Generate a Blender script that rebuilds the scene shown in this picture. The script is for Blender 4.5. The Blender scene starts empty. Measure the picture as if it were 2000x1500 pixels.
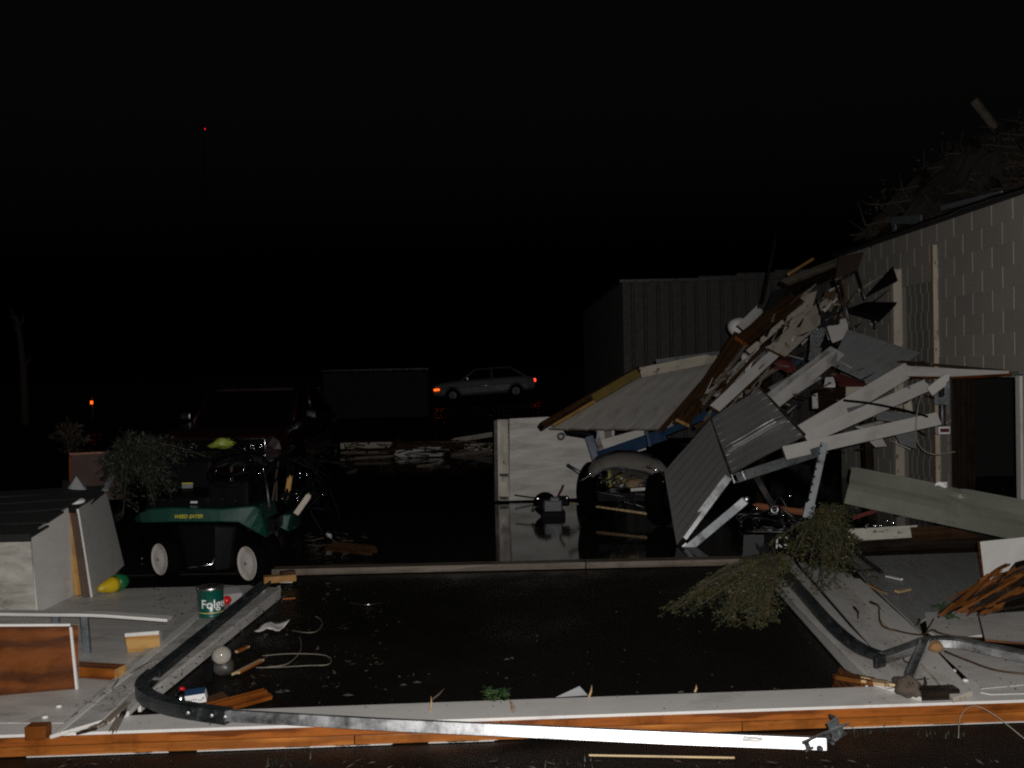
import bpy, math, random
from mathutils import Vector, Matrix

random.seed(7)
rnd = random.random
def U(a, b): return a + (b - a) * rnd()
V = Vector
sc = bpy.context.scene
COL = sc.collection
R = math.radians

# ------------------------------------------------------------------ camera
FPX, H = 1950.0, 1.6                         # focal length in photo pixels, eye height
cam_d = bpy.data.cameras.new('camera'); cam_d.sensor_width = 36; cam_d.lens = FPX / 2000 * 36
cam_d.clip_start = .05; cam_d.clip_end = 2000
cam = bpy.data.objects.new('camera', cam_d); COL.objects.link(cam); sc.camera = cam
CAMR = (Matrix.Rotation(R(90 - .88), 3, 'X') @ Matrix.Rotation(R(-1.2), 3, 'Z'))
cam.matrix_world = Matrix.Translation((0, 0, H)) @ CAMR.to_4x4()

# ------------------------------------------------------------------ night sky and the photographer's flash
world = bpy.data.worlds.new('World'); sc.world = world; world.use_nodes = True
wn = world.node_tree
sky = wn.nodes.new('ShaderNodeTexSky'); sky.sky_type = 'NISHITA'; sky.sun_disc = False
sky.sun_elevation = R(-3.5); sky.sun_rotation = R(180); sky.altitude = 0
bg = wn.nodes['Background']; hs = wn.nodes.new('ShaderNodeHueSaturation'); hs.inputs['Saturation'].default_value = .15
wn.links.new(sky.outputs[0], hs.inputs['Color']); wn.links.new(hs.outputs[0], bg.inputs[0]); bg.inputs[1].default_value = .05
fl = bpy.data.lights.new('flash', 'POINT'); fl.energy = 1150; fl.color = (1, .97, .945); fl.shadow_soft_size = .012
flash = bpy.data.objects.new('flash', fl); COL.objects.link(flash); flash.location = (.055, -.02, H + .045)
vs = sc.view_settings; vs.view_transform = 'Standard'; vs.look = 'None'; vs.exposure = 0; vs.gamma = 1; vs.use_curve_mapping = False
sc.cycles.max_bounces = 6; sc.cycles.caustics_reflective = False; sc.cycles.caustics_refractive = False; sc.cycles.sample_clamp_indirect = .4; sc.cycles.blur_glossy = 1.0
sc.cycles.filter_width = 2.1
sc.cycles.use_denoising = False

# ------------------------------------------------------------------ finding points: the rays of the surveyed photo
C0 = V((0, 0, H))
def ray(px, py): return CAMR @ V(((px - 1000) / FPX, -(py - 750) / FPX, -1))
def D(px, py, d):                            # at distance d along the view
    return C0 + ray(px, py) * d
def G(px, py, z=0.0):                        # on a level plane
    r = ray(px, py); return C0 + r * ((z - H) / r.z)
def PX(px, py, x):                           # on an upright plane along the view
    r = ray(px, py); return C0 + r * (x / r.x)
def PY(px, py, y):
    r = ray(px, py); return C0 + r * (y / r.y)

# ------------------------------------------------------------------ materials
class Mat:
    def __init__(s, name):
        s.m = bpy.data.materials.new(name); s.m.use_nodes = True
        s.t = s.m.node_tree; s.p = s.t.nodes['Principled BSDF']
        s.tc = s.t.nodes.new('ShaderNodeTexCoord')
        s._obj = s.tc.outputs['Object']
    def n(s, ty, ins=None, **kw):
        nd = s.t.nodes.new(ty)
        for k, v in kw.items(): setattr(nd, k, v)
        for k, v in (ins or {}).items():
            if isinstance(v, bpy.types.NodeSocket): s.t.links.new(v, nd.inputs[k])
            else: nd.inputs[k].default_value = v
        return nd
    def coords(s, scale=(1, 1, 1), glob=False):
        src = s._obj
        if glob: src = s.n('ShaderNodeNewGeometry').outputs['Position']
        return s.n('ShaderNodeMapping', {'Vector': src, 'Scale': scale}).outputs[0]
    def noise(s, vec, scale, detail=4, rough=.6, dist=0):
        return s.n('ShaderNodeTexNoise', {'Vector': vec, 'Scale': scale, 'Detail': detail, 'Roughness': rough, 'Distortion': dist}).outputs[0]
    def ramp(s, fac, stops):
        r = s.n('ShaderNodeValToRGB', {'Fac': fac}); e = r.color_ramp.elements
        while len(e) < len(stops): e.new(.5)
        for el, (p, c) in zip(e, stops):
            el.position = p; el.color = (c, c, c, 1) if isinstance(c, (int, float)) else (*c, 1)
        return r.outputs[0]
    def mix(s, fac, a, b, mode='MIX'):
        nd = s.t.nodes.new('ShaderNodeMix'); nd.data_type = 'RGBA'; nd.blend_type = mode
        for i, v in ((0, fac), (6, a), (7, b)):
            if isinstance(v, bpy.types.NodeSocket): s.t.links.new(v, nd.inputs[i])
            else: nd.inputs[i].default_value = v if i == 0 else (*v, 1) if len(v) == 3 else v
        return nd.outputs[2]
    def set(s, **kw):
        for k, v in kw.items():
            k = {'col': 'Base Color', 'rough': 'Roughness', 'metal': 'Metallic', 'spec': 'Specular IOR Level', 'coat': 'Coat Weight', 'trans': 'Transmission Weight',
                 'ior': 'IOR', 'alpha': 'Alpha', 'ecol': 'Emission Color', 'estr': 'Emission Strength', 'sub': 'Subsurface Weight'}[k]
            i = s.p.inputs[k]
            if isinstance(v, bpy.types.NodeSocket): s.t.links.new(v, i)
            elif isinstance(v, tuple) and len(v) == 3: i.default_value = (*v, 1)
            else: i.default_value = v
        return s
    def bump(s, h, strength=.3, dist=.01):
        b = s.n('ShaderNodeBump', {'Height': h, 'Strength': strength, 'Distance': dist})
        s.t.links.new(b.outputs[0], s.p.inputs['Normal']); return s

def m_paint(name, base=(.62, .60, .57), dirt=(.10, .085, .065), amt=.5, rough=.45, scale=3.0, speck=.5, streak=(1, 3, 3), chip=None):
    m = Mat(name); v = m.coords(streak)
    n1 = m.noise(v, scale, 6, .68, .4)
    f = m.ramp(n1, [(.38, 0), (.78, amt)])
    c = m.mix(f, base, dirt)
    tone = m.noise(m.coords(), .9, 3)
    c = m.mix(.55, c, m.mix(tone, (.72, .74, .78), (1.0, .98, .93)), 'MULTIPLY')
    n2 = m.noise(m.coords(), 38, 4, .8)
    c = m.mix(m.ramp(n2, [(.62, 0), (.72, speck)]), c, dirt)
    n4 = m.noise(m.coords((1, 1.6, 1)), 1.7, 7, .72, .6)
    c = m.mix(m.ramp(n4, [(.57, 0), (.66, amt * .75)]), c, tuple(x * 1.1 for x in dirt))
    if chip:
        n3 = m.noise(m.coords((1, 2.5, 2.5)), 7, 8, .75)
        c = m.mix(m.ramp(n3, [(.60, 0), (.63, 1)]), c, chip)
    fine = m.noise(m.coords(), 180, 2)
    c = m.mix(.22, c, m.mix(fine, (.55, .55, .55), (1.2, 1.2, 1.2)), 'MULTIPLY')
    m.set(col=c, rough=m.ramp(n1, [(.3, rough - .12), (.8, rough + .25)]))
    return m.bump(m.mix(.3, n1, n2), .25, .004).m
def m_wood(name, c1, c2, c3=None, ring=9, rough=.5, knots=True, st=(.55, 6, 6)):
    m = Mat(name); v = m.coords(st)
    d = m.noise(v, 1.6, 5, .6, 1.0)
    w = m.n('ShaderNodeTexWave', {'Vector': v, 'Scale': ring * .12, 'Distortion': 9, 'Detail': 4, 'Detail Scale': 1.6, 'Detail Roughness': .65}, wave_type='BANDS', bands_direction='Y').outputs[1]
    fine = m.noise(m.coords((3, 130, 130)), 1, 3, .7)
    c = m.mix(m.ramp(w, [(.1, 0), (.9, .8)]), c1, c2)
    c = m.mix(m.ramp(d, [(.35, 0), (.75, .75)]), c, c3 or c2)
    c = m.mix(.45, c, m.mix(fine, (.45, .42, .4), (1.2, 1.2, 1.2)), 'MULTIPLY')
    if knots:
        kn = m.n('ShaderNodeTexVoronoi', {'Vector': m.coords((1.2, 4, 4)), 'Scale': 2.4}).outputs[0]
        c = m.mix(m.ramp(kn, [(.03, .85), (.10, 0)]), c, tuple(x * .25 for x in c2))
    wet = m.noise(m.coords(), 5, 5, .7)
    c = m.mix(m.ramp(wet, [(.52, 0), (.75, .55)]), c, tuple(x * .35 for x in c2))
    m.set(col=c, rough=m.ramp(wet, [(.3, rough), (.7, rough - .2)]), spec=.2)
    return m.bump(m.mix(.5, fine, w), .3, .002).m
def m_metal(name, col=(.55, .57, .6), rough=.35, rust=0.0, metal=1.0, rustcol=(.09, .04, .02), bump=.15):
    m = Mat(name); n1 = m.noise(m.coords(), 9, 6, .7); n2 = m.noise(m.coords((1, 9, 9)), 14, 4, .7)
    c = m.mix(n2, tuple(x * .72 for x in col), tuple(min(1, x * 1.15) for x in col))
    fr = m.ramp(n1, [(.62 - .35 * rust, 0), (.78 - .3 * rust, 1 if rust > 0 else 0)])
    c = m.mix(fr, c, rustcol)
    m.set(col=c, rough=m.ramp(n1, [(.3, max(.05, rough - .1)), (.75, rough + .2)]), metal=m.mix(fr, (metal,) * 3, (.1,) * 3) if rust > 0 else metal)
    return m.bump(n1, bump, .004).m
def m_plain(name, col, rough=.5, metal=0.0, var=.35, scale=6, bump=.15, coat=0.0, dirt=None, glob=False, **kw):
    m = Mat(name); n1 = m.noise(m.coords(glob=glob), scale, 6, .7); n2 = m.noise(m.coords(glob=glob), scale * 14, 3, .7)
    c = m.mix(n1, tuple(x * (1 - var) for x in col), tuple(min(1, x * (1 + var)) for x in col))
    c = m.mix(.3, c, m.mix(n2, (.5,) * 3, (1.3,) * 3), 'MULTIPLY')
    if dirt: c = m.mix(m.ramp(n1, [(.5, 0), (.72, .8)]), c, dirt)
    m.set(col=c, rough=m.ramp(n1, [(.25, max(.03, rough - .1)), (.8, min(1, rough + .15))]), metal=metal, coat=coat, **kw)
    return m.bump(m.mix(.4, n1, n2), bump, .004).m
def m_emit(name, col, s):
    m = Mat(name); m.set(col=(.02, .02, .02), ecol=col, estr=s); return m.m
def m_glass(name, col=(.004, .005, .006), rough=.05):
    m = Mat(name); n = m.noise(m.coords(), 12, 4); m.set(col=col, rough=m.ramp(n, [(.4, rough), (.7, rough + .1)]), spec=.35); return m.m
def m_clear(name):
    m = Mat(name); n = m.noise(m.coords(), 14, 4); m.set(col=m.mix(n, (.10, .105, .11), (.30, .31, .33)), rough=.3, spec=.4); return m.bump(n, .6, .02).m

PAINT = m_paint('white_paint')
PAINT_CLEAN = m_paint('white_paint_clean', amt=.25, speck=.25, base=(.66, .64, .61))
PAINT_WARM = m_paint('cream_paint', base=(.58, .52, .42), amt=.4, chip=(.10, .06, .035))
PAINT_DIRTY = m_paint('dirty_white_paint', amt=.85, speck=.9, scale=4.5, base=(.55, .54, .52))
PAINT_SPECK = m_paint('speckled_white_paint', amt=.35, speck=1.0, scale=9, base=(.6, .58, .5), chip=(.06, .045, .03))
PAINT_MUD = m_paint('muddy_white_paint', amt=.95, speck=1, scale=2.2, base=(.56, .54, .48), dirt=(.05, .042, .03))
GREYP = m_paint('grey_primer_paint', base=(.25, .26, .27), amt=.55, streak=(1, 6, 6))
PLYBACK = m_paint('weathered_white_boards', base=(.56, .54, .50), amt=.5, streak=(1.0, 5, 5), scale=1.6, dirt=(.16, .13, .10))
ORANGE = m_wood('wet_pine', (.29, .086, .015), (.06, .016, .004), (.17, .047, .008), ring=12)
ORANGE2 = m_wood('bright_wet_pine', (.42, .15, .028), (.13, .036, .007), (.30, .095, .016), ring=10)
PLY = m_wood('plywood_face', (.155, .046, .008), (.030, .009, .003), (.08, .022, .005), ring=9, st=(.8, 2.7, 2.7))
YELLOWWOOD = m_wood('pale_lumber', (.46, .27, .09), (.30, .13, .035), (.40, .24, .07))
BROWNWOOD = m_wood('old_brown_lumber', (.062, .031, .014), (.026, .012, .006), (.045, .024, .012))
GREYWOOD = m_wood('grey_old_lumber', (.20, .165, .13), (.085, .066, .05), (.14, .115, .09))
DARKWOOD = m_wood('soaked_dark_lumber', (.026, .017, .012), (.010, .007, .005))
ROT = m_wood('split_rotten_wood', (.17, .062, .014), (.025, .009, .004), (.08, .028, .008), ring=14, knots=False)
GALV = m_metal('galvanized_steel', (.66, .67, .68), .36, bump=.05)
GALV_DULL = m_metal('dull_galvanized_steel', (.30, .32, .335), .5, rust=.15)
STEEL_DARK = m_metal('dark_steel', (.10, .105, .11), .45, rust=.3)
CHROME = m_metal('chrome', (.8, .8, .82), .08, bump=.03)
RUSTY = m_metal('rusty_sheet_steel', (.22, .205, .185), .42, rust=.2, metal=.3, rustcol=(.10, .07, .05))
RIBBED = m_metal('grey_ribbed_steel', (.15, .148, .14), .38, rust=.08, metal=.3, rustcol=(.06, .045, .035))
SAGE = m_metal('sage_painted_aluminium', (.225, .235, .19), .42, metal=.4, rust=.05, rustcol=(.07, .07, .055), bump=.6)
SAGE_IN = SAGE
BLUE = m_plain('blue_machine_paint', (.010, .036, .085), .3, var=.6, dirt=(.012, .011, .010))
BLACK = m_plain('black_plastic', (.0035, .0035, .0038), .5, spec=.05)
RUBBER = m_plain('tyre_rubber', (.0022, .0021, .002), .85, scale=20, spec=.03)
RIM = m_plain('white_wheel_rim', (.62, .58, .53), .4, var=.15, dirt=(.22, .15, .09))
GREEN = m_plain('green_mower_paint', (.003, .042, .029), .38, var=.2, coat=.2)
YELLOWINK = m_plain('yellow_print', (.42, .38, .012), .5, var=.1)
REDPAINT = m_plain('dark_red_car_paint', (.020, .003, .003), .3, var=.35, coat=.25)
WHITECAR = m_plain('white_car_paint', (.36, .37, .38), .35, var=.2, coat=.25)
CARGLASS = m_glass('dark_car_glass')
CANGREEN = m_plain('green_tin_print', (.003, .07, .048), .28, var=.3, coat=.4)
WHITEINK = m_plain('white_print', (.75, .74, .72), .4, var=.05)
BLACKINK = m_plain('black_print', (.02, .02, .025), .5)
TIN = m_metal('tin_lid', (.62, .58, .56), .3)
REDSHINY = m_plain('red_gloss_plastic', (.5, .012, .014), .12, coat=.6)
CARD = m_plain('white_card', (.7, .69, .68), .45, var=.1)
BLUECARD = m_plain('navy_card', (.015, .04, .09), .4)
CLOTH_W = m_plain('white_cloth', (.55, .53, .52), .85, scale=9)
CLOTH_R = m_plain('red_cloth', (.085, .009, .008), .85)
CLOTH_B = m_plain('blue_cloth', (.012, .03, .05), .8)
YELLOWPL = m_plain('yellow_plastic', (.56, .40, .015), .35, var=.2, dirt=(.18, .12, .01))
GREENPL = m_plain('green_plastic', (.012, .14, .045), .3, var=.3)
LIMEBAG = m_plain('lime_plastic_bag', (.30, .36, .06), .4, var=.35, scale=12)
CLEAR = m_clear('clear_plastic_wrap')
FOAMY = m_plain('yellow_insulation', (.18, .125, .03), .9, var=.5, scale=9, bump=.6)
CABLE = m_plain('pale_cable', (.22, .2, .15), .4)
BARK = m_plain('brown_bark', (.05, .037, .026), .9, scale=18, bump=.8)
STICK = m_wood('peeled_stick', (.48, .36, .2), (.3, .2, .1))
TANLEAF = m_plain('brown_leaf', (.04, .025, .012), .8, var=.5, glob=True, scale=9)
def m_leaf(name, a, b, c):
    m = Mat(name); v = m.coords(glob=True); n1 = m.noise(v, 9, 3); n2 = m.noise(v, 60, 2)
    col = m.mix(m.ramp(n1, [(.35, 0), (.62, 1)]), a, b); col = m.mix(m.ramp(n2, [(.5, 0), (.75, .8)]), col, c)
    m.set(col=col, rough=.6); return m.m
ARBOR = m_leaf('cedar_foliage', (.014, .026, .007), (.054, .044, .010), (.022, .021, .006))
PINEF = m_leaf('dark_pine_foliage', (.006, .011, .005), (.012, .017, .007), (.011, .010, .005))
BRUSHF = m_leaf('dead_brush', (.026, .019, .013), (.045, .032, .021), (.016, .012, .008))
GRASSY = m_leaf('torn_weed', (.010, .034, .007), (.024, .048, .010), (.014, .028, .006))
SHINGLE = m_plain('black_shingle', (.010, .0095, .009), .85, scale=30, bump=.7)
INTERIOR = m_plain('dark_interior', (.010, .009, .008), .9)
BEACON = m_emit('red_beacon', (1, .02, .02), 1.5)
AMBER = m_emit('amber_lamp', (1, .11, .008), 2.2)
TAIL = m_emit('red_tail_lamp', (1, .05, .02), 2.5)

def m_block(name, k=1.0):
    m = Mat(name); v = m.coords(glob=True)
    n1 = m.noise(v, 1.3, 5); n2 = m.noise(v, 120, 3, .8); oi = m.n('ShaderNodeObjectInfo').outputs['Random']
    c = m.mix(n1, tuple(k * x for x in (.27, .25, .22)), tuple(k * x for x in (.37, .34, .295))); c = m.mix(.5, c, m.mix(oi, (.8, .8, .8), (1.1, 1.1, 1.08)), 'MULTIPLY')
    c = m.mix(.4, c, m.mix(n2, (.4,) * 3, (1.3,) * 3), 'MULTIPLY')
    m.set(col=c, rough=.9); return m.bump(n2, .7, .004).m
BLOCK = m_block('concrete_block'); BLOCK_D = m_block('infill_block', .62)  # BLOCK_D: darker copy of the block, shade of the recess put into its colour
MORTAR = m_plain('pale_mortar', (.85, .82, .74), .9, var=.3, scale=3, glob=True)
MORTAR_G = m_plain('grey_mortar', (.16, .15, .13), .9, var=.3, scale=3, glob=True)

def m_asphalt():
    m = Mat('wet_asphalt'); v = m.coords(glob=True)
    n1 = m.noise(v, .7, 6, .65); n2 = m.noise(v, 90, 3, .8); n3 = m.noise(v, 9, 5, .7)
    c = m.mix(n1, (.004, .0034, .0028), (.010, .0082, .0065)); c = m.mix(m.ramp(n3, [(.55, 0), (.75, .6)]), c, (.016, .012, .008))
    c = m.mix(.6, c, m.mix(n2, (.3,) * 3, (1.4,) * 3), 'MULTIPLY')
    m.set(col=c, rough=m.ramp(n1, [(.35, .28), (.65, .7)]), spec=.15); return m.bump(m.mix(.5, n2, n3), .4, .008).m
def m_wetfloor():
    m = Mat('wet_concrete'); v = m.coords(glob=True)
    n1 = m.noise(v, .8, 5); n2 = m.noise(v, 2.2, 3); n3 = m.noise(v, 40, 3)
    c = m.mix(n1, (.010, .009, .008), (.022, .02, .018)); c = m.mix(.3, c, m.mix(n3, (.5,) * 3, (1.3,) * 3), 'MULTIPLY')
    m.set(col=c, rough=m.ramp(n1, [(.35, .035), (.75, .11)]), ior=1.36, spec=.5); return m.bump(m.mix(.25, n2, n3), .06, .01).m
ASPHALT, WETFLOOR = m_asphalt(), m_wetfloor()

# ------------------------------------------------------------------ mesh building
W = {}                                      # world matrix of each object by name
class B:
    def __init__(s): s.v, s.f, s.mi = [], [], []
    def add(s, vs_, fs, mi=0, M=None):
        o = len(s.v)
        s.v += [(M @ V(p)) if M else V(p) for p in vs_]
        s.f += [tuple(i + o for i in f) for f in fs]; s.mi += [mi] * len(fs); return s
    def box(s, c, size, mi=0, M=None):
        x, y, z = (a / 2 for a in size); c = V(c)
        vs_ = [c + V((i * x, j * y, k * z)) for i in (-1, 1) for j in (-1, 1) for k in (-1, 1)]
        return s.add(vs_, [(0, 1, 3, 2), (4, 6, 7, 5), (0, 4, 5, 1), (2, 3, 7, 6), (0, 2, 6, 4), (1, 5, 7, 3)], mi, M)
    def tube(s, pts, r, n=8, mi=0, cap=True, M=None):
        pts = [V(p) for p in pts]; rs = r if isinstance(r, (list, tuple)) else [r] * len(pts)
        vs_, fs = [], []; t0 = (pts[1] - pts[0]).normalized()
        u = t0.orthogonal().normalized()
        for i, p in enumerate(pts):
            t = (pts[min(i + 1, len(pts) - 1)] - pts[max(i - 1, 0)]).normalized()
            u = (u - t * u.dot(t)).normalized(); w = t.cross(u)
            for k in range(n):
                a = 2 * math.pi * k / n; vs_.append(p + (u * math.cos(a) + w * math.sin(a)) * rs[i])
        for i in range(len(pts) - 1):
            for k in range(n):
                fs.append((i * n + k, i * n + (k + 1) % n, (i + 1) * n + (k + 1) % n, (i + 1) * n + k))
        if cap: fs += [tuple(range(n))[::-1], tuple(range((len(pts) - 1) * n, len(pts) * n))]
        return s.add(vs_, fs, mi, M)
    def lathe(s, prof, n=24, mi=0, M=None, closed=False):      # profile of (radius, height) about Z
        vs_, fs = [], []; m_ = len(prof)
        for r, z in prof:
            for k in range(n):
                a = 2 * math.pi * k / n; vs_.append((r * math.cos(a), r * math.sin(a), z))
        for i in range(m_ if closed else m_ - 1):
            j = (i + 1) % m_
            for k in range(n):
                fs.append((i * n + k, i * n + (k + 1) % n, j * n + (k + 1) % n, j * n + k))
        if not closed: fs += [tuple(range(n))[::-1], tuple(range((m_ - 1) * n, m_ * n))]
        return s.add(vs_, fs, mi, M)
    def prism(s, poly, h, mi=0, emi=None, M=None):             # polygon in XY, from z=-h to 0
        n = len(poly); top = [(x, y, 0) for x, y in poly]; bot = [(x, y, -h) for x, y in poly]
        o = len(s.v); s.add(top + bot, [tuple(range(n)), tuple(range(2 * n - 1, n - 1, -1))], mi, M)
        s.f += [tuple(o + i for i in (k, n + k, n + (k + 1) % n, (k + 1) % n)) for k in range(n)]; s.mi += [mi if emi is None else emi] * n
        return s
    def sweep(s, path, prof, ups, mi=0, closed=True, cap=True):  # profile of (side, up) pairs swept along a path
        path = [V(p) for p in path]; n = len(prof); vs_, fs = [], []
        for i, p in enumerate(path):
            t = (path[min(i + 1, len(path) - 1)] - path[max(i - 1, 0)]).normalized()
            up = V(ups[i] if isinstance(ups, list) else ups); sd = t.cross(up).normalized(); up = sd.cross(t).normalized()
            vs_ += [p + sd * a + up * b for a, b in prof]
        for i in range(len(path) - 1):
            for k in range(n if closed else n - 1):
                fs.append((i * n + k, i * n + (k + 1) % n, (i + 1) * n + (k + 1) % n, (i + 1) * n + k))
        if cap and closed: fs += [tuple(range(n))[::-1], tuple(range((len(path) - 1) * n, len(path) * n))]
        return s.add(vs_, fs, mi)
    def mesh(s, name, mats, smooth=False):
        me = bpy.data.meshes.new(name); me.from_pydata([tuple(p) for p in s.v], [], s.f)
        for m in (mats if isinstance(mats, (list, tuple)) else [mats]): me.materials.append(m)
        me.polygons.foreach_set('material_index', s.mi)
        if smooth: me.polygons.foreach_set('use_smooth', [True] * len(me.polygons))
        me.update(); return me
def put(name, data, M=None, parent=None):
    o = bpy.data.objects.new(name, data); COL.objects.link(o)
    M = M.copy() if M else Matrix()
    if parent is not None:
        o.parent = parent; o.matrix_basis = W[parent.name].inverted() @ M
    else: o.matrix_basis = M
    W[o.name] = M; return o
def tag(o, label=None, cat=None, group=None, kind=None):
    for k, v in (('label', label), ('category', cat), ('group', group), ('kind', kind)):
        if v: o[k] = v
    return o
def finish(o, bevel=0, smooth_angle=None):
    if bevel:
        md = o.modifiers.new('edge', 'BEVEL'); md.width = bevel; md.segments = 2; md.limit_method = 'ANGLE'; md.angle_limit = R(35)
    return o
def mk(name, b, mats, M=None, parent=None, bevel=0, smooth=False):
    return finish(put(name, b.mesh(name, mats, smooth), M, parent), bevel)
def thing(name, label, cat, M=None, group=None):
    if M is None: M = Matrix()
    elif not isinstance(M, Matrix): M = Matrix.Translation(V(M))
    return tag(put(name, None, M), label, cat, group)
def frame(o, x, z):                          # matrix from an origin, an X direction and a rough Z direction
    x = V(x).normalized(); z = V(z); z = (z - x * z.dot(x)).normalized(); y = z.cross(x)
    m = Matrix((x, y, z)).transposed().to_4x4(); m.translation = V(o); return m

def board_mesh(L, w, t, splint=0.0, bow=0.0, nx=6, ny=5, both=False):
    """local X along the length from 0 to L, Y width, Z thickness; material 0 wide faces, 1 edges, 2 ends"""
    b = B(); nx = max(2, nx)
    e0 = [-U(0, splint) if both else 0 for _ in range(ny + 1)]; e1 = [U(-1, .25) * splint for _ in range(ny + 1)]
    vs_ = []
    for k in (0, 1):
        for i in range(nx + 1):
            u = i / nx
            for j in range(ny + 1):
                x = u * L + (e1[j] * u ** 6 if splint else 0) - (e0[j] * (1 - u) ** 6 if both else 0)
                z = (k - .5) * t + bow * 4 * u * (1 - u)
                vs_.append((x, (j / ny - .5) * w, z))
    nn = (nx + 1) * (ny + 1); I = lambda k, i, j: k * nn + i * (ny + 1) + j
    top, edge, end = [], [], []
    for i in range(nx):
        for j in range(ny):
            top.append((I(1, i, j), I(1, i + 1, j), I(1, i + 1, j + 1), I(1, i, j + 1)))
            top.append((I(0, i, j), I(0, i, j + 1), I(0, i + 1, j + 1), I(0, i + 1, j)))
        edge.append((I(0, i, 0), I(0, i + 1, 0), I(1, i + 1, 0), I(1, i, 0)))
        edge.append((I(0, i, ny), I(1, i, ny), I(1, i + 1, ny), I(0, i + 1, ny)))
    for j in range(ny):
        end.append((I(0, 0, j), I(1, 0, j), I(1, 0, j + 1), I(0, 0, j + 1)))
        end.append((I(0, nx, j), I(0, nx, j + 1), I(1, nx, j + 1), I(1, nx, j)))
    b.add(vs_, top, 0); b.f += edge + end; b.mi += [1] * len(edge) + [2] * len(end)
    return b
def mats3(m):
    if not isinstance(m, (tuple, list)): return [m, m, m]
    return list(m) if len(m) == 3 else [m[0], m[1], m[1]]
def board(name, A, Bp, w, t, mats, up=(0, 0, 1), label=None, cat='board', parent=None, splint=0.0, bow=0.0, group=None, both=False, bevel=.002):
    A, Bp = V(A), V(Bp); L = (Bp - A).length
    b = board_mesh(L, w, t, splint, bow, nx=8 if (bow or splint) else 2, ny=7 if splint else 2, both=both)
    o = mk(name, b, mats3(mats), frame(A, Bp - A, up), parent, bevel=0 if splint else bevel)
    if label: tag(o, label, cat, group)
    return o
def newell(pts):
    n = V((0, 0, 0))
    for i, p in enumerate(pts):
        q = pts[(i + 1) % len(pts)]
        n += V(((p.y - q.y) * (p.z + q.z), (p.z - q.z) * (p.x + q.x), (p.x - q.x) * (p.y + q.y)))
    return n.normalized()
def jag(p, q, n=6, amp=.03):
    p, q = V(p), V(q); out = []
    for i in range(1, n):
        u = (i + U(-.3, .3)) / n; out.append(p.lerp(q, u) + V((U(-1, 1), U(-1, 1), U(-1, 1))) * amp)
    return out
def sheet(name, pts, t, mats, label=None, cat='panel', parent=None, group=None, back=None, bevel=0):
    """flat panel with real thickness behind the outline; mats = (face, edge)"""
    pts = [V(p) for p in pts]; c = sum(pts, V()) / len(pts); n = newell(pts)
    if n.dot(C0 - c) < 0: pts = pts[::-1]; n = -n
    M = frame(c, pts[1] - pts[0], n); Mi = M.inverted()
    poly = [((Mi @ p).x, (Mi @ p).y) for p in pts]
    b = B().prism(poly, t, 0, 1)
    o = mk(name, b, list(mats) if isinstance(mats, (tuple, list)) else [mats, mats], M, parent, bevel=bevel)
    if label: tag(o, label, cat, group)
    return o
def tube(name, pts, r, mat, label=None, cat=None, parent=None, n=8, group=None):
    b = B().tube(pts, r, n); o = mk(name, b, mat, None, parent, smooth=True)
    if label: tag(o, label, cat, group)
    return o
def curve_pts(pts, n=6):                     # Catmull-Rom through points
    pts = [V(p) for p in pts]; P = [pts[0] * 2 - pts[1]] + pts + [pts[-1] * 2 - pts[-2]]; out = []
    for i in range(1, len(P) - 2):
        for k in range(n):
            t = k / n; a, b_, c, d = P[i - 1:i + 3]
            out.append(.5 * ((2 * b_) + (c - a) * t + (2 * a - 5 * b_ + 4 * c - d) * t * t + (3 * b_ - a - 3 * c + d) * t ** 3))
    out.append(pts[-1]); return out
def blob(name, c, r, mat, seed, parent=None, lump=.35, n=20, M=None):   # crumpled lump (bag, cloth, root clump)
    rs = random.Random(seed); b = B(); vs_, fs = [], []; m_ = n // 2
    waves = [(V((rs.uniform(-1, 1), rs.uniform(-1, 1), rs.uniform(-1, 1))) * rs.uniform(2, 7), rs.uniform(0, 6), rs.uniform(.3, 1)) for _ in range(9)]
    for i in range(m_ + 1):
        th = math.pi * i / m_
        for k in range(n):
            a = 2 * math.pi * k / n; d = V((math.sin(th) * math.cos(a), math.sin(th) * math.sin(a), math.cos(th)))
            q = 1 + lump * sum(w_ * math.sin(f.dot(d) + ph) for f, ph, w_ in waves) / 4
            vs_.append(V((d.x * r[0], d.y * r[1], d.z * r[2])) * q)
    for i in range(m_):
        for k in range(n): fs.append((i * n + k, i * n + (k + 1) % n, (i + 1) * n + (k + 1) % n, (i + 1) * n + k))
    b.add(vs_, fs); T = Matrix.Translation(V(c))
    return mk(name, b, mat, T @ M if M else T, parent, smooth=True)
def crumple(name, pts, t, mat, amp, seed, nx=12, ny=8, label=None, cat=None, parent=None, smooth=False):
    """a loose sheet over four corners a,b,c,d, wrinkled, with thickness"""
    rs = random.Random(seed); a, b_, c, d = (V(p) for p in pts); nrm = newell([a, b_, c, d])
    if nrm.dot(C0 - a) < 0: nrm = -nrm
    waves = [(rs.uniform(2, 9), rs.uniform(2, 9), rs.uniform(0, 6)) for _ in range(6)]
    g = []
    for i in range(nx + 1):
        for j in range(ny + 1):
            u, v = i / nx, j / ny; p = a.lerp(b_, u).lerp(d.lerp(c, u), v)
            g.append(p + nrm * amp * (sum(math.sin(x * u + y * v + f) for x, y, f in waves) / 3 + rs.uniform(-.35, .35)))
    o = sum(g, V()) / len(g); g = [p - o for p in g]; I = lambda i, j: i * (ny + 1) + j
    fs = [(I(i, j), I(i + 1, j), I(i + 1, j + 1), I(i, j + 1)) for i in range(nx) for j in range(ny)]
    ob = mk(name, B().add(g, fs), mat, Matrix.Translation(o), parent, smooth=smooth)
    md = ob.modifiers.new('thick', 'SOLIDIFY'); md.thickness = t
    if label: tag(ob, label, cat)
    return ob
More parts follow.
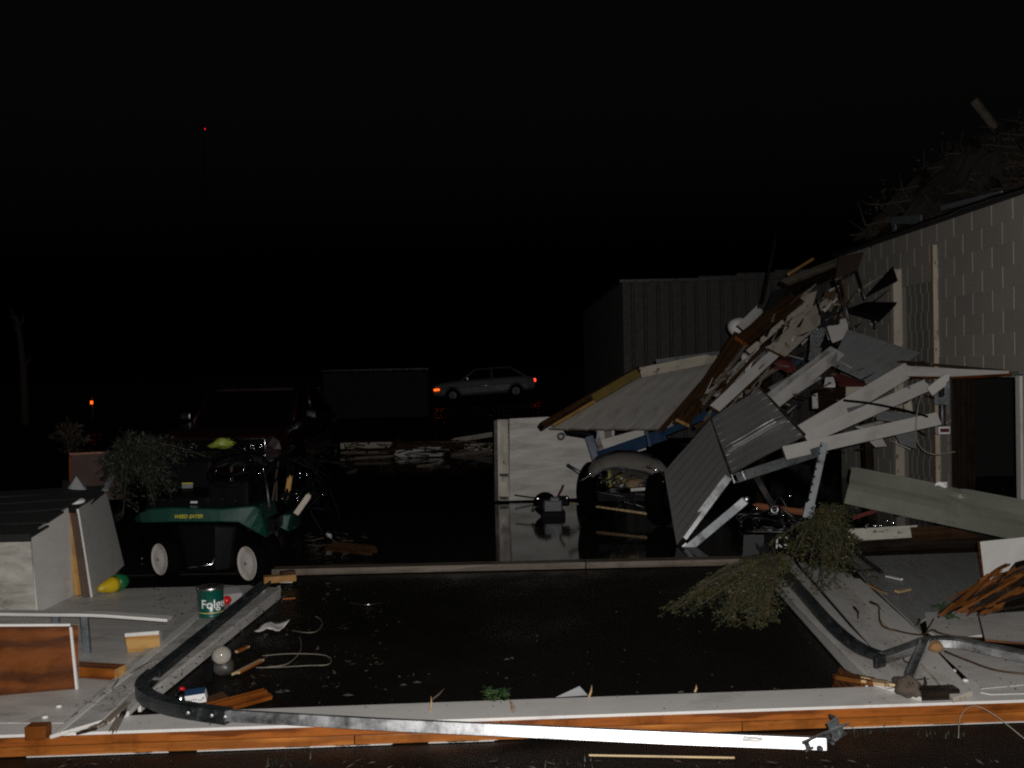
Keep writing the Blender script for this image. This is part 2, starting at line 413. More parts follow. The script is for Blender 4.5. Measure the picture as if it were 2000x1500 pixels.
def cable(name, pts, r, mat, label, cat='cable'):
    return tube(name, curve_pts(pts, 7), r, mat, label, cat, n=6)
def text_mesh(name, body, size, mat, M, parent, ext=.001, wrap=None, shear=0.0, bold=0.0):
    cu = bpy.data.curves.new(name, 'FONT'); cu.body = body; cu.size = size; cu.align_x = 'CENTER'; cu.align_y = 'CENTER'; cu.extrude = ext; cu.shear = shear; cu.offset = bold
    tmp = bpy.data.objects.new(name + '_outline', cu); COL.objects.link(tmp)
    bpy.context.view_layer.update(); me = bpy.data.meshes.new_from_object(tmp.evaluated_get(bpy.context.evaluated_depsgraph_get()))
    bpy.data.objects.remove(tmp); me.name = name
    if wrap:
        for v in me.vertices:
            a = v.co.x / wrap; r = wrap + v.co.z; v.co = V((math.sin(a) * r, -math.cos(a) * r, v.co.y))
    me.materials.clear(); me.materials.append(mat)
    return put(name, me, M, parent)
def T(x, y, z): return Matrix.Translation((x, y, z))
def RX(a): return Matrix.Rotation(R(a), 4, 'X')
def RY(a): return Matrix.Rotation(R(a), 4, 'Y')
def RZ(a): return Matrix.Rotation(R(a), 4, 'Z')
UP = V((0, 0, 1))

# ================================================================== the setting
def ground_z(x, y):
    k = min(1, max(0, (y - 27) / 14)); k = k * k * (3 - 2 * k)
    return k * (.05 * max(-14, min(18, x)) + .12) - .004
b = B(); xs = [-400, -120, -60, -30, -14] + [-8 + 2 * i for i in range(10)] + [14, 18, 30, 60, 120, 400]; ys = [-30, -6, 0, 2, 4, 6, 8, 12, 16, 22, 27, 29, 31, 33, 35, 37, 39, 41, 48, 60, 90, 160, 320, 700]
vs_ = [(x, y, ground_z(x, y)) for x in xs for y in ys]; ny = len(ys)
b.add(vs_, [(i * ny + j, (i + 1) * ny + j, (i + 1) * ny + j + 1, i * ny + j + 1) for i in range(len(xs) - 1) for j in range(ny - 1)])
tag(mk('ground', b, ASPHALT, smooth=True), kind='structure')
b = B().box((0.55, 14.1, -.04), (8.0, 12.2, .094)); b.v = [V(p) for p in b.v]
tag(mk('garage_floor', b, WETFLOOR), kind='structure')

# sill along the front edge of the garage floor
sl, sr = G(520, 1124, .05), G(1500, 1106, .05)
Y0 = 7.93
sill = thing('door_sill', 'long wet wooden sill across the garage doorway', 'sill', (0, Y0, 0))
board('plank', (-1.93, Y0, .028), (.55, Y0 + .03, .028), .13, .05, GREYWOOD, parent=sill)
board('plank', (.56, Y0 + .03, .028), (2.2, Y0 + .03, .028), .13, .05, GREYWOOD, parent=sill)
board('pale_board', G(515, 1132, .06), G(578, 1127, .06), .07, .05, YELLOWWOOD, label='short pale lumber offcut at the left end of the doorway sill', cat='offcut')
board('offcut_top', G(548, 1120, .1), G(576, 1117, .1), .05, .03, BROWNWOOD, label='little brown wood scrap on the pale lumber offcut', cat='scrap').name = 'wood_scrap'

# ================================================================== fallen garage front: header, jambs, siding
ZT = .098
fw = thing('fallen_wall', 'fallen white garage front lying flat in the foreground with raw orange plate edges', 'fallen wall', G(1000, 1440, 0))
fl0, fr0 = G(-60, 1482, 0), G(2060, 1407, 0)          # front foot line of the frame
dirx = (fr0 - fl0).normalized(); back = UP.cross(dirx)
def FW(s, dpt, z): return fl0 + dirx * s + back * dpt + UP * z
LW = (fr0 - fl0).length
# doubled plates: two planks, one above the other, butt jointed
cuts_lo = [0, 1.62, 3.3, LW]; cuts_hi = [0, 2.25, LW]
for a, c in zip(cuts_lo, cuts_lo[1:]):
    board('plank', FW(a + .002, .07, .021), FW(c - .002, .07, .021), .14, .040, (ORANGE2, ORANGE2, ORANGE2), parent=fw)
for a, c in zip(cuts_hi, cuts_hi[1:]):
    board('plank', FW(a + .002, .0725, .0635), FW(c - .002, .0725, .0635), .14, .040, (ORANGE, ORANGE, ORANGE), parent=fw)
# white skin on the header (edge shows as a bright line)
hs = [FW(0, -.004, ZT), FW(LW, -.004, ZT), FW(LW, .32, ZT)] + [G(1745, 1339, ZT), G(1500, 1349, ZT), G(460, 1386, ZT), G(250, 1398, ZT)] + [FW(0, .30, ZT)]
sheet('header_panel', hs, .0125, (PAINT_CLEAN, PAINT_CLEAN), parent=fw)
# left siding, jamb and casing
lp = [G(-160, 1440, ZT + .002), G(120, 1425, ZT + .002), G(385, 1218, ZT + .002), G(470, 1143, ZT + .002), G(225, 1150, ZT + .002), G(-160, 1160, ZT + .002)]
lp[0] = FW(-.2, .17, ZT + .002); lp[1] = G(200, 1412, ZT + .002); lp[2] = G(420, 1225, ZT + .002); lp[3] = G(490, 1143, ZT + .002)
sheet('siding_panel', lp, .012, (PAINT, PAINT), parent=fw)
sheet('casing_board', [G(97, 1436, .118), G(200, 1406, .118), G(318, 1292, .118), G(500, 1145, .118), G(430, 1142, .118), G(335, 1222, .118)], .018, (PAINT_DIRTY, PAINT), parent=fw, bevel=.003)
sheet('casing_board', [G(204, 1405, .124), G(252, 1389, .124), G(300, 1345, .124), G(549, 1148, .124), G(506, 1145, .124), G(322, 1292, .124)], .024, (PAINT_DIRTY, PAINT), parent=fw, bevel=.003)
sheet('trim_strip', [G(97, 1437, .124), G(116, 1430, .124), G(352, 1236, .124), G(440, 1160, .124), G(430, 1160, .124), G(338, 1234, .124)], .006, (PAINT_CLEAN, PAINT_CLEAN), parent=fw)
board('jamb', G(272, 1372, .052), G(546, 1156, .052), .016, .092, (PAINT, PAINT, PAINT_CLEAN), parent=fw)
jf0, jf1 = G(283, 1376, .06), G(553, 1158, .06)
# right siding, jamb and casing
sheet('casing_board', [G(1478, 1090, .122), G(1540, 1085, .122), G(1662, 1225, .122), G(1800, 1362, .122), G(1704, 1330, .122), G(1555, 1180, .122)], .022, (PAINT, PAINT), parent=fw, bevel=.003)
board('jamb', G(1495, 1118, .056), G(1692, 1335, .056), .016, .09, (PAINT_WARM, PAINT_CLEAN, PAINT_CLEAN), up=(-.1, 0, 1), parent=fw)
sheet('siding_panel', [G(1560, 1098, .1), G(1660, 1120, .1), G(1875, 1362, .1), G(1798, 1368, .1), G(1668, 1222, .1)], .012, (PAINT, PAINT_CLEAN), parent=fw)
sheet('trim_board', [G(1642, 1128, .125), G(1680, 1130, .125), G(1800, 1238, .125), G(1900, 1350, .125), G(1862, 1364, .125), G(1752, 1238, .125)], .022, (PAINT_CLEAN, PAINT_WARM), parent=fw, bevel=.003)
p_a = [G(1655, 1088, .1), G(1925, 1078, .1), G(1925, 1150, .1)] + jag(G(1925, 1150, .1), G(1795, 1215, .1), 5, .012) + [G(1795, 1215, .1)]
sheet('siding_panel', p_a + [G(1800, 1234, .1), G(1685, 1126, .1)], .012, (GREYP, PAINT), parent=fw)
sheet('siding_panel', [G(1812, 1232, .106), G(1806, 1195, .106)] + jag(G(1806, 1195, .106), G(1905, 1192, .106), 4, .01) + [G(1908, 1195, .106), G(1918, 1240, .106), G(1840, 1248, .106)], .012, (PAINT, PAINT_CLEAN), parent=fw)
sheet('siding_panel', [G(1912, 1200, .112), G(2080, 1188, .112), G(2080, 1262, .112), G(1924, 1248, .112)], .012, (PAINT, ROT), parent=fw)
sheet('siding_panel', [G(1820, 1255, .1), G(2080, 1282, .1), G(2080, 1330, .1), G(1916, 1345, .1)] , .012, (PAINT, PAINT_CLEAN), parent=fw)
lr = FW(LW, .15, .1)
sheet('siding_panel', [G(1915, 1352, .101), G(2080, 1336, .101), G(2080, 1352, .101), G(1935, 1356, .101)], .012, (PAINT, PAINT_CLEAN), parent=fw)
for k in range(9):
    a = U(0, LW - .5); board('edge_chip', FW(a, .006, .0012), FW(a + U(.15, .6), .006, .0012), .03, .003, PAINT_CLEAN, parent=fw, splint=.02, both=True)
for (x, y) in ((115, 1381), (88, 1402), (1862, 1311), (1886, 1330)):
    mk('nail_cap', B().lathe([(.0, .010), (.010, .010), (.014, .004), (.014, 0)][::-1], 10), PAINT_CLEAN, T(*G(x, y, ZT + .004)), fw, smooth=True)
# blocks standing on the frame
board('wood_block', G(55, 1428, .135), G(95, 1427, .135), .06, .055, (PLY, PLY, PLY), label='dark brown wood block on the left end of the front plate', cat='block')
board('wood_block', FW(LW - .59, .06, .118), FW(LW - .41, .06, .118), .07, .05, (DARKWOOD,) * 3, label='black soaked wood block on the right end of the front plate', cat='block')

# ------------------------------------------------------------------ garage door tracks
def track(b, path, ups, w=.052, h=.05, t=.004):       # C shaped steel track, open on the far side
    pr = [(-w / 2, -h / 2), (w / 2, -h / 2), (w / 2, -h / 2 + .014), (w / 2 - t, -h / 2 + .014), (w / 2 - t, -h / 2 + t), (-w / 2 + t, -h / 2 + t),
          (-w / 2 + t, h / 2 - t), (w / 2 - t, h / 2 - t), (w / 2 - t, h / 2 - .014), (w / 2, h / 2 - .014), (w / 2, h / 2), (-w / 2, h / 2)]
    return b.sweep(path, [(-a, c) for a, c in pr], ups)
tk = thing('door_track', 'long bent galvanized garage door track lying across the front plate', 'door track', G(1000, 1420, .12))
mid = [G(446, 1397, .150), G(760, 1415, .150), G(1000, 1426, .150), G(1300, 1440, .146), G(1612, 1452, .138)]
pr_ = B().sweep(mid, [(.024, -.022), (.024, .022), (.0, .024), (-.024, .022), (-.024, .011), (-.02, .011), (-.02, .018), (.02, .018), (.02, -.018), (-.02, -.018), (-.02, -.011), (-.024, -.011), (-.024, -.022)], V((0, .22, 1)))
mk('rail', pr_, GALV, None, tk)
RAILDARK = m_metal('sky_dark_rail', (.15, .165, .175), .42, rust=.1)  # some rust; the black sky's dark reflection is put into the colour
bend = curve_pts([G(300, 1318, .155), G(281, 1337, .155), G(279, 1352, .155), G(300, 1368, .155), G(350, 1384, .155), G(448, 1399, .152)], 6)
mk('curved_rail', B().sweep(bend, [(.03, -.028), (.03, .03), (-.03, .028), (-.03, .012), (-.024, .012), (-.024, .022), (.024, .022), (.024, -.022), (-.03, -.028)], UP), RAILDARK, None, tk)
back_rail = [G(520, 1138, .175), G(420, 1220, .165), G(300, 1318, .155)]
mk('vertical_rail', B().sweep(back_rail, [(.032, -.014), (.032, .016), (.028, .016), (.026, -.008), (-.026, -.008), (-.028, .016), (-.032, .016), (-.032, -.014)], UP), RAILDARK, None, tk)
for px in (372, 418, 444):
    p = G(px, 1392 + (px - 372) * .11, .152)
    mk('bolt', B().lathe([(.009, -.004), (.009, .004), (.004, .007)], 8), GALV, T(*p) @ T(0, -.034, .01) @ RX(90), tk)
br = thing('track_bracket', 'perforated steel bracket at the right end of the bright track', 'bracket', D(1640, 1430, 4.0))
e0, e1 = G(1570, 1459, .14), G(1650, 1425, .16)
bm_ = B(); Lb = (e1 - e0).length
for i in range(6):
    bm_.box((Lb * (i + .5) / 6 - .0, 0, .0), (Lb / 6 - .016, .036, .004)); bm_.box((Lb * (i + .5) / 6, .014, 0), (Lb / 6, .010, .004)); bm_.box((Lb * (i + .5) / 6, -.014, 0), (Lb / 6, .010, .004))
bm_.box((Lb / 2, .02, .02), (Lb, .004, .04))
mk('flange', bm_, GALV, frame(e0, e1 - e0, (-.25, -1, .25)), br)
mk('angle_plate', B().box((0, 0, 0), (.05, .004, .085)).box((.023, .02, 0), (.004, .04, .085)), GALV_DULL, T(*G(1632, 1424, .17)) @ RZ(20) @ RY(-25), br, bevel=.001)
for px, py in ((1598, 1458), (1622, 1447)):
    mk('bolt', B().lathe([(.011, -.006), (.011, .008), (.006, .012)], 8), STEEL_DARK, T(*G(px, py, .15)) @ T(0, -.02, 0) @ RX(80), br)
sp = D(1470, 1441, 3.86)
crumple('tape_scrap', [G(1450, 1447, .17), G(1488, 1449, .17), G(1490, 1440, .178), G(1452, 1437, .178)], .002, CARD, .004, 3, 6, 4, 'torn scrap of pale tape stuck on the bright track', 'tape')
# right door track
rt = thing('door_track', 'dark steel garage door track curving along the right casing', 'door track', G(1600, 1190, .12))
pth = curve_pts([G(1484, 1065, .16), G(1560, 1150, .155), G(1620, 1218, .15), G(1672, 1262, .15), G(1722, 1284, .15)], 6)
mk('rail', B().sweep(pth, [(.031, -.018), (.031, .02), (.026, .02), (.026, -.01), (-.026, -.01), (-.026, .02), (-.031, .02), (-.031, -.018)], UP), RAILDARK, None, rt)
mk('end_plate', B().box((0, 0, 0), (.075, .02, .1)), STEEL_DARK, T(*G(1718, 1300, .13)) @ RZ(35), rt, bevel=.002)
pp = thing('door_track', 'shiny steel track tail running off to the right over the cracked siding', 'door track', G(1870, 1255, .16))
pth = curve_pts([G(1722, 1284, .152), G(1768, 1268, .165), G(1812, 1253, .175), G(1870, 1254, .18), G(1930, 1266, .18), G(2080, 1298, .18)], 6)
mk('rail', B().sweep(pth, [(.03, -.025), (.03, .012), (.02, .022), (-.01, .026), (-.03, .012), (-.026, .012), (-.02, .018), (.018, .016), (.026, .008), (.026, -.021), (-.03, -.025)], UP), GALV, None, pp)
arm = thing('door_opener', 'short bright opener arm with a dark clogged lower end', 'opener arm', G(1775, 1340, .1))
mk('bar', B().sweep([G(1776, 1322, .15), G(1806, 1252, .215)], [(-.022, -.012), (.022, -.012), (.022, .014), (.018, .014), (.018, -.006), (-.018, -.006), (-.018, .014), (-.022, .014)], UP), GALV, None, arm)
blob('mud_clump', G(1771, 1342, .135), (.045, .08, .045), m_plain('root_mud', (.075, .055, .04), .9, scale=30, bump=1, var=.6), 5, arm, .5, 24)
b = B()
for k in range(16):
    p = G(1771, 1342, .13) + V((U(-.03, .03), U(-.06, .05), U(0, .03))); b.tube([p, p + V((U(-.07, .07), U(-.09, .02), U(-.02, .06)))], [.003, .001], 4)
mk('roots', b, DARKWOOD, None, arm)
board('wood_splinter', G(1700, 1330, .135), G(1758, 1338, .13), .06, .012, (STICK, STICK, STICK), splint=.18, label='sharp pale wood splinter pointing at the clogged opener arm', cat='splinter')
board('splintered_lath', G(1628, 1318, .11), G(1712, 1332, .135), .075, .02, (ROT, ROT, ROT), splint=.06, both=True, label='split orange lath at the lower end of the right jamb', cat='lath')
sheet('bark_shard', [G(1622, 1352, .05), G(1640, 1300, .05), G(1672, 1318, .06), G(1690, 1336, .07)], .02, (ROT, ROT), 'broken orange shard in the lower right corner of the doorway', 'shard')

# ================================================================== left: panels, shelf, blocks on the fallen siding
PZ = ZT + .002
def upright(px0, px1, py_base0, py_base1, top0, top1, t, mats, name, label, cat, lean=0.0):
    a, c = G(px0, py_base0, PZ), G(px1, py_base1, PZ); d0, d1 = a.y + .0, c.y
    return sheet(name, [a, c, PY(px1, top1, d1 + lean), PY(px0, top0, d0 + lean)], t, mats, label, cat)
upright(-80, 153, 1366, 1345, 1222, 1221, .014, (PLY, PAINT_CLEAN), 'plywood_sheet', 'upright orange brown plywood panel with white painted edges', 'plywood panel', lean=-.0)
e = [G(-80, 1366, PZ), G(153, 1345, PZ)]; ytop = PY(140, 1221, e[1].y)
# white painted rim strip of the plywood
pw = bpy.data.objects['plywood_sheet']
board('edge_strip', PY(-80, 1221, e[0].y - .006), PY(138, 1220, e[1].y - .006), .012, .02, PAINT_CLEAN, up=(0, 1, 0), parent=pw)
board('edge_strip', PY(139, 1224, e[1].y - .006), G(152, 1345, PZ) + V((0, -.006, 0)), .012, .02, PAINT_CLEAN, up=(0, 1, 0), parent=pw)
board('cut_lumber', G(100, 1304, .135), G(236, 1313, .135), .09, .055, (ORANGE, ORANGE, YELLOWWOOD), label='orange cut lumber behind the upright plywood panel', cat='lumber')
bk = G(250, 1274, PZ); bk2 = G(313, 1270, PZ)
wb = sheet('wood_block', [bk, bk2, PY(311, 1238, bk2.y), PY(244, 1243, bk.y)], .07, (YELLOWWOOD, PAINT_CLEAN), 'orange yellow block with white top behind the casing', 'block')
board('edge_strip', PY(244, 1240, bk.y - .004), PY(311, 1235, bk2.y - .004), .02, .02, PAINT_CLEAN, up=(0, 1, 0), parent=wb)
shf = thing('shelf_rail', 'thin white shelf edge held above the siding on grey legs', 'shelf', G(170, 1275, PZ))
sd = 5.42
mk('shelf_edge', B().sweep(curve_pts([D(-60, 1198, sd + .05), D(80, 1200, sd + .02), D(180, 1201, sd), D(260, 1206, sd), D(328, 1211, sd)], 5), [(-.06, -.008), (.012, -.008), (.014, 0), (.012, .008), (-.06, .008)], UP), PAINT_CLEAN, None, shf)
for px, py in ((171, 1275), (114, 1268)):
    p = G(px, py, PZ); q = D(px - 3, 1205, sd); mk('leg', B().sweep([p, V((p.x - .01, p.y, q.z))], [(-.018, -.012), (.018, -.012), (.018, .012), (-.018, .012)], (0, 1, 0)), GALV_DULL, None, shf)

# shed fragment with sloped black roof
c0, c1 = G(70, 1197, PZ), G(232, 1116, PZ); xw = c0.x
cm = G(152, 1168, PZ)
shd = thing('shed_fragment', 'broken white shed corner with a sloping black roof', 'shed', c0)
f0 = V((-4.1, c0.y + .03, PZ))
sheet('front_panel', [f0, c0, PY(60, 1048, c0.y), PY(-110, 1060, c0.y)], .02, (PAINT_MUD, PAINT_MUD), parent=shd)
sa = G(151, 1160, PZ)
sheet('side_panel', [c0 + V((.012, .004, 0)), sa, PY(131, 992, sa.y), PY(61, 1046, c0.y + .006)], .02, (PAINT_CLEAN, PAINT_CLEAN), parent=shd)
sb = G(178, 1166, PZ)
st0, st1 = G(160, 1168, PZ) , G(168, 1168, PZ)
board('stud', G(155, 1162, PZ) + V((0, 0, .0)), PY(134, 1003, 6.95), .045, .05, (YELLOWWOOD, YELLOWWOOD, BROWNWOOD), up=(0, -1, 0), parent=shd)
board('stud', G(170, 1166, PZ) + V((0, 0, .0)), PY(144, 1003, 6.90), .045, .03, (BROWNWOOD, ORANGE, BROWNWOOD), up=(.3, -1, 0), parent=shd)
sheet('side_panel', [sb, G(240, 1104, PZ + .0), PY(221, 968, 7.9), PY(205, 960, 7.85), PY(148, 995, 6.95)], .015, (PAINT_CLEAN, PAINT_CLEAN), parent=shd)
roofz = [PY(-110, 1048, c0.y - .05), PY(62, 1046, c0.y - .03), PY(135, 985, 6.9), PY(205, 957, 7.95), PY(120, 962, 8.1), PY(-110, 968, 8.0)]
for i in range(5):                          # shingle courses, each lapping the next
    u0, u1 = i / 5, (i + 1) / 5 + .02
    le = lambda u: roofz[0].lerp(roofz[5], u); re = lambda u: (roofz[1].lerp(roofz[2], u * 2) if u < .5 else roofz[2].lerp(roofz[3], min(1, u * 2 - 1)))
    up_ = UP * (.006 * i)
    sheet('shingle', [le(u0) + up_ - UP * .0, re(u0) + up_, re(min(1, u1)) + up_, le(min(1, u1)) + up_], .012, (SHINGLE, SHINGLE), parent=shd)
board('fascia', PY(-110, 1054, c0.y - .045), PY(60, 1050, c0.y - .03), .05, .02, SHINGLE, up=(0, -1, 0), parent=shd)
sheet('roofing_flap', [PY(120, 984, 7.0), PY(150, 992, 6.95), PY(206, 958, 7.7), PY(120, 966, 7.9)], .012, (SHINGLE, SHINGLE), 'black roofing flap hanging over the shed corner', 'roofing')
b = B(); tip = PY(149, 930, 7.7)
ring = [PY(149, 962, 7.7) + V((math.cos(a) * .10, math.sin(a) * .09, U(-.012, .012))) for a in [i * math.pi / 6 for i in range(12)]]
midr = [tip.lerp(p, U(.45, .6)) + V((U(-.012, .012), U(-.012, .012), 0)) for p in ring]
b.add([tip] + midr + ring, [(0, 1 + i, 1 + (i + 1) % 12) for i in range(12)] + [(1 + i, 13 + i, 13 + (i + 1) % 12, 1 + (i + 1) % 12) for i in range(12)])
o = mk('plastic_cone', b, m_plain('crumpled_film', (.30, .30, .31), .2, bump=1.0, coat=.5, scale=14), None); o.modifiers.new('thick', 'SOLIDIFY').thickness = .004
tag(o, 'crumpled silvery plastic cone on top of the black shed roof', 'plastic cone')
o = mk('jar_lid_disc', B().lathe([(.055, 0), (.055, .012), (.04, .022), (.0, .024)], 18), CARD, T(*PY(151, 981, 7.2)) @ RX(10), smooth=True)
tag(o, 'small white lid under the silvery cone on the shed roof', 'lid')
# weathered side jug
jg = thing('plastic_jug', 'yellow jug with a green cap end wedged under the shed wall', 'jug', G(225, 1142, PZ))
MJ = frame(G(196, 1150, PZ + .045), G(248, 1132, PZ + .06) - G(196, 1150, PZ + .045), UP) @ RY(90)
mk('body', B().lathe([(.012, -.02), (.03, .01), (.055, .09), (.058, .13)], 16), YELLOWPL, MJ, jg, smooth=True)
mk('cap', B().lathe([(.052, .132), (.06, .14), (.06, .17), (.05, .2), (.046, .22), (.03, .225)], 16), GREENPL, MJ, jg, smooth=True)

# coffee can
cb = G(413, 1202, .124); cr, ch = .0775, .178
can = thing('coffee_can', 'green coffee can with white lettering and pale lid on the casing', 'coffee can', cb)
MC = T(*cb) @ RZ(-12)
mk('can_body', B().lathe([(cr - .004, 0), (cr, .003), (cr, .012), (cr - .002, .014), (cr - .002, ch - .02), (cr, ch - .016), (cr, ch - .008)], 36), CANGREEN, MC, can, smooth=True)
mk('lid', B().lathe([(cr + .001, ch - .012), (cr + .003, ch - .01), (cr + .003, ch + .004), (cr - .004, ch + .006), (cr - .008, ch + .001), (0, ch + .001)], 36), TIN, MC, can, smooth=True)
text_mesh('lettering', 'Folgers', .074, WHITEINK, MC @ T(0, 0, .082) @ RZ(62), can, .0006, cr - .0005, bold=.0008)
mk('stripe', B().lathe([(cr - .0012, .028), (cr - .0012, .033)], 36), m_plain('gold_print', (.5, .42, .15), .3), MC, can)
tag(mk('red_ball', B().lathe([(.0, -.03), (.018, -.024), (.03, -.005), (.03, .005), (.018, .024), (.0, .03)], 20), REDSHINY, T(*G(443, 1172, .155)), smooth=True), 'shiny red ornament ball beside the coffee can', 'ornament')
cbx = thing('carton', 'crushed grey carton behind the coffee can', 'carton', G(445, 1160, .12))
MB_ = T(*G(448, 1164, .16)) @ RZ(25) @ RX(14)
mk('box', B().box((0, 0, 0), (.15, .11, .075)), m_plain('grey_card', (.26, .25, .24), .8), MB_, cbx, bevel=.006)
mk('flap', B().box((-.085, 0, .05), (.05, .1, .003)), m_plain('tan_card', (.3, .22, .12), .8), MB_ @ RY(12), cbx)
crumple('paper_scrap', [G(462, 1168, .13), G(512, 1160, .13), G(520, 1150, .14), G(470, 1152, .135)], .002, PAINT_DIRTY, .008, 11, 6, 4, 'dirty paper scrap between the red ornament and the track', 'paper')

# globe lamp in dark housing, juice box, bottle, orange boards, scoop, wires
lm = thing('lamp_globe', 'round white glass globe in a dark housing beside the left jamb', 'lamp globe', G(432, 1318, 0))
pc = G(434, 1318, 0) + V((0, 0, .10))
mk('globe', B().lathe([(.02, -.05), (.045, -.035), (.052, 0), (.046, .022), (.05, .026), (.046, .032), (.03, .052), (0, .058)], 24), m_plain('milky_glass', (.30, .28, .24), .15, var=.5, coat=.6, dirt=(.08, .06, .045)), T(*pc) @ RX(62) @ RY(14), lm, smooth=True)
blob('housing', pc - V((.0, -.03, .065)), (.06, .06, .05), m_plain('scorched_plastic', (.05, .045, .042), .35, var=.5, coat=.3), 9, lm, .15)
mk('plate', B().box((0, 0, 0), (.045, .03, .10)), BLACK, T(*G(408, 1312, .05)), lm, bevel=.004)
jb = thing('small_carton', 'small white carton with dark print and navy top lying by the jamb', 'carton', G(385, 1370, 0))
ja, jb_ = G(366, 1373, .015), G(401, 1366, .02)
MJB = frame(D(383, 1360, 4.62), V((1, .12, .10)), V((0, -.35, 1)))
mk('box', B().box((0, 0, 0), (.092, .045, .048)), CARD, MJB, jb, bevel=.003)
mk('top_panel', B().box((0, .0, .0258), (.092, .045, .003)), BLUECARD, MJB, jb)
for k in range(7):
    mk('print_mark', B().box((-.028 + k * .0105, -.0233, U(-.008, .008)), (U(.004, .008), .0012, U(.005, .012))), BLACKINK, MJB, jb)
bt = thing('small_bottle', 'tiny silver bottle with a red cap beside the small carton', 'bottle', G(352, 1378, 0))
mk('body', B().lathe([(.022, 0), (.026, .01), (.026, .035), (.014, .05), (.012, .055)], 16), CHROME, T(*D(352, 1372, 4.62)) @ RX(-30), bt, smooth=True)
mk('cap', B().lathe([(.013, .055), (.013, .066), (.008, .069)], 14), REDSHINY, T(*D(352, 1372, 4.62)) @ RX(-30), bt, smooth=True)
board('wood_strip', G(380, 1393, .045), G(524, 1355, .03), .075, .02, (ORANGE, ORANGE, ORANGE), up=(0, -.5, 1), label='orange board lying on the dark ground behind the header', cat='board', splint=.01)
board('wood_strip', G(375, 1387, .03), G(430, 1381, .028), .06, .02, (YELLOWWOOD, YELLOWWOOD, YELLOWWOOD), label='yellow stub of lumber under the orange board', cat='board')
board('dark_lath', G(365, 1382, .05), G(440, 1358, .05), .05, .015, BROWNWOOD, up=(0, -.6, 1), label='brown lath under the small white carton', cat='lath')
crumple('plastic_scoop', [G(496, 1232, .02), G(545, 1228, .03), G(567, 1214, .05), G(528, 1212, .06)], .004, PAINT_DIRTY, .012, 21, 8, 5, 'white plastic scoop shape on the wet ground by the jamb', 'plastic scrap', smooth=True)
board('wood_strip', G(552, 1170, .02), G(577, 1168, .02), .012, .01, ORANGE, label='thin orange sliver past the end of the left jamb', cat='sliver')
board('white_sliver', G(548, 1136, .012), G(572, 1136, .012), .04, .012, PAINT_CLEAN, label='small white sliver below the pale sill offcut', cat='sliver')
cable('wire', [G(512, 1281, .01), G(560, 1277, .02), G(620, 1278, .02), G(645, 1285, .02), G(640, 1298, .02), G(600, 1300, .02), G(545, 1303, .01), G(500, 1304, .01)], .0021, CABLE, 'pale wire hooked into a long flat loop')
cable('wire', [G(520, 1303, .01), G(560, 1297, .02), G(585, 1275, .02), G(588, 1255, .015), G(584, 1243, .01)], .0021, CABLE, 'pale wire curving up across the long loop')
cable('wire', [G(568, 1231, .01), G(592, 1235, .03), G(616, 1234, .03), G(629, 1222, .02), G(626, 1210, .01), G(615, 1203, .01)], .0021, CABLE, 'pale wire in a half circle by the white scoop')
cable('wire', [G(682, 1177, .01), G(700, 1180, .01), G(720, 1181, .01), G(748, 1177, .01)], .0035, m_metal('bright_wire', (.6, .6, .55), .25), 'short shiny curved wire lying alone on the wet drive')
board('wood_splinter', G(455, 1318, .02), G(514, 1288, .03), .028, .012, (STICK, ORANGE, STICK), splint=.05, both=True, label='rough tan splinter beside the glass globe', cat='splinter')
board('wood_splinter', G(462, 1273, .02), G(486, 1262, .02), .02, .012, (ORANGE, ORANGE, STICK), splint=.03, label='small orange splinter behind the glass globe', cat='splinter')

# clump of splinters and bark on the left casing
bk_ = thing('bark_clump', 'clump of grey splintered bark on the left casing below the track', 'bark', G(225, 1418, .12))
for (x0, y0, x1, y1, w) in ((165, 1428, 205, 1412, .03), (205, 1412, 252, 1370, .025), (218, 1432, 236, 1398, .03), (190, 1420, 215, 1405, .035), (228, 1415, 246, 1385, .02), (150, 1432, 185, 1424, .018)):
    board('shard', G(x0, y0, .13), G(x1, y1, .145), w, .010, (GREYWOOD if w > .02 else DARKWOOD,) * 3, splint=.05, both=True, parent=bk_)
for (x0, y0, x1, y1, l) in ((140, 1400, 152, 1392, 'dark twig scrap on the lower left casing'), (218, 1345, 232, 1325, 'thin upright twig on the left casing'), (196, 1358, 205, 1352, 'small green brown sprig on the left casing'), (255, 1315, 290, 1294, 'slender twig along the left casing edge')):
    a, c = G(x0, y0, .127), G(x1, y1, .132)
    tube('twig', [a, a.lerp(c, .5) + V((.006, 0, .006)), c], [.003, .004, .002], BARK, l, 'twig', n=5)
b = B()
a, c = G(955, 1362, .11), G(1000, 1392, .105)
tw = thing('uprooted_weed', 'small uprooted green weed on the back edge of the header', 'weed', a)
b = B(); lf = B(); base = G(996, 1368, .11)
for k in range(7): b.tube([base + V((U(-.004, .004), 0, .0)), G(1003 + U(-8, 12), 1388 + U(-4, 8), .108)], [.0022, .001], 4)
mk('stem', b, STICK, None, tw)
for k in range(160):
    p = G(U(945, 995), U(1352, 1372), .1) + V((0, 0, U(0, .03))); d = V((U(-1, 1), U(-1, 1), U(-.2, .8))).normalized(); sd_ = d.orthogonal().normalized() * .003
    lf.add([p - sd_, p + sd_, p + d * U(.012, .028)], [(0, 1, 2)])
mk('foliage', lf, GRASSY, None, tw)
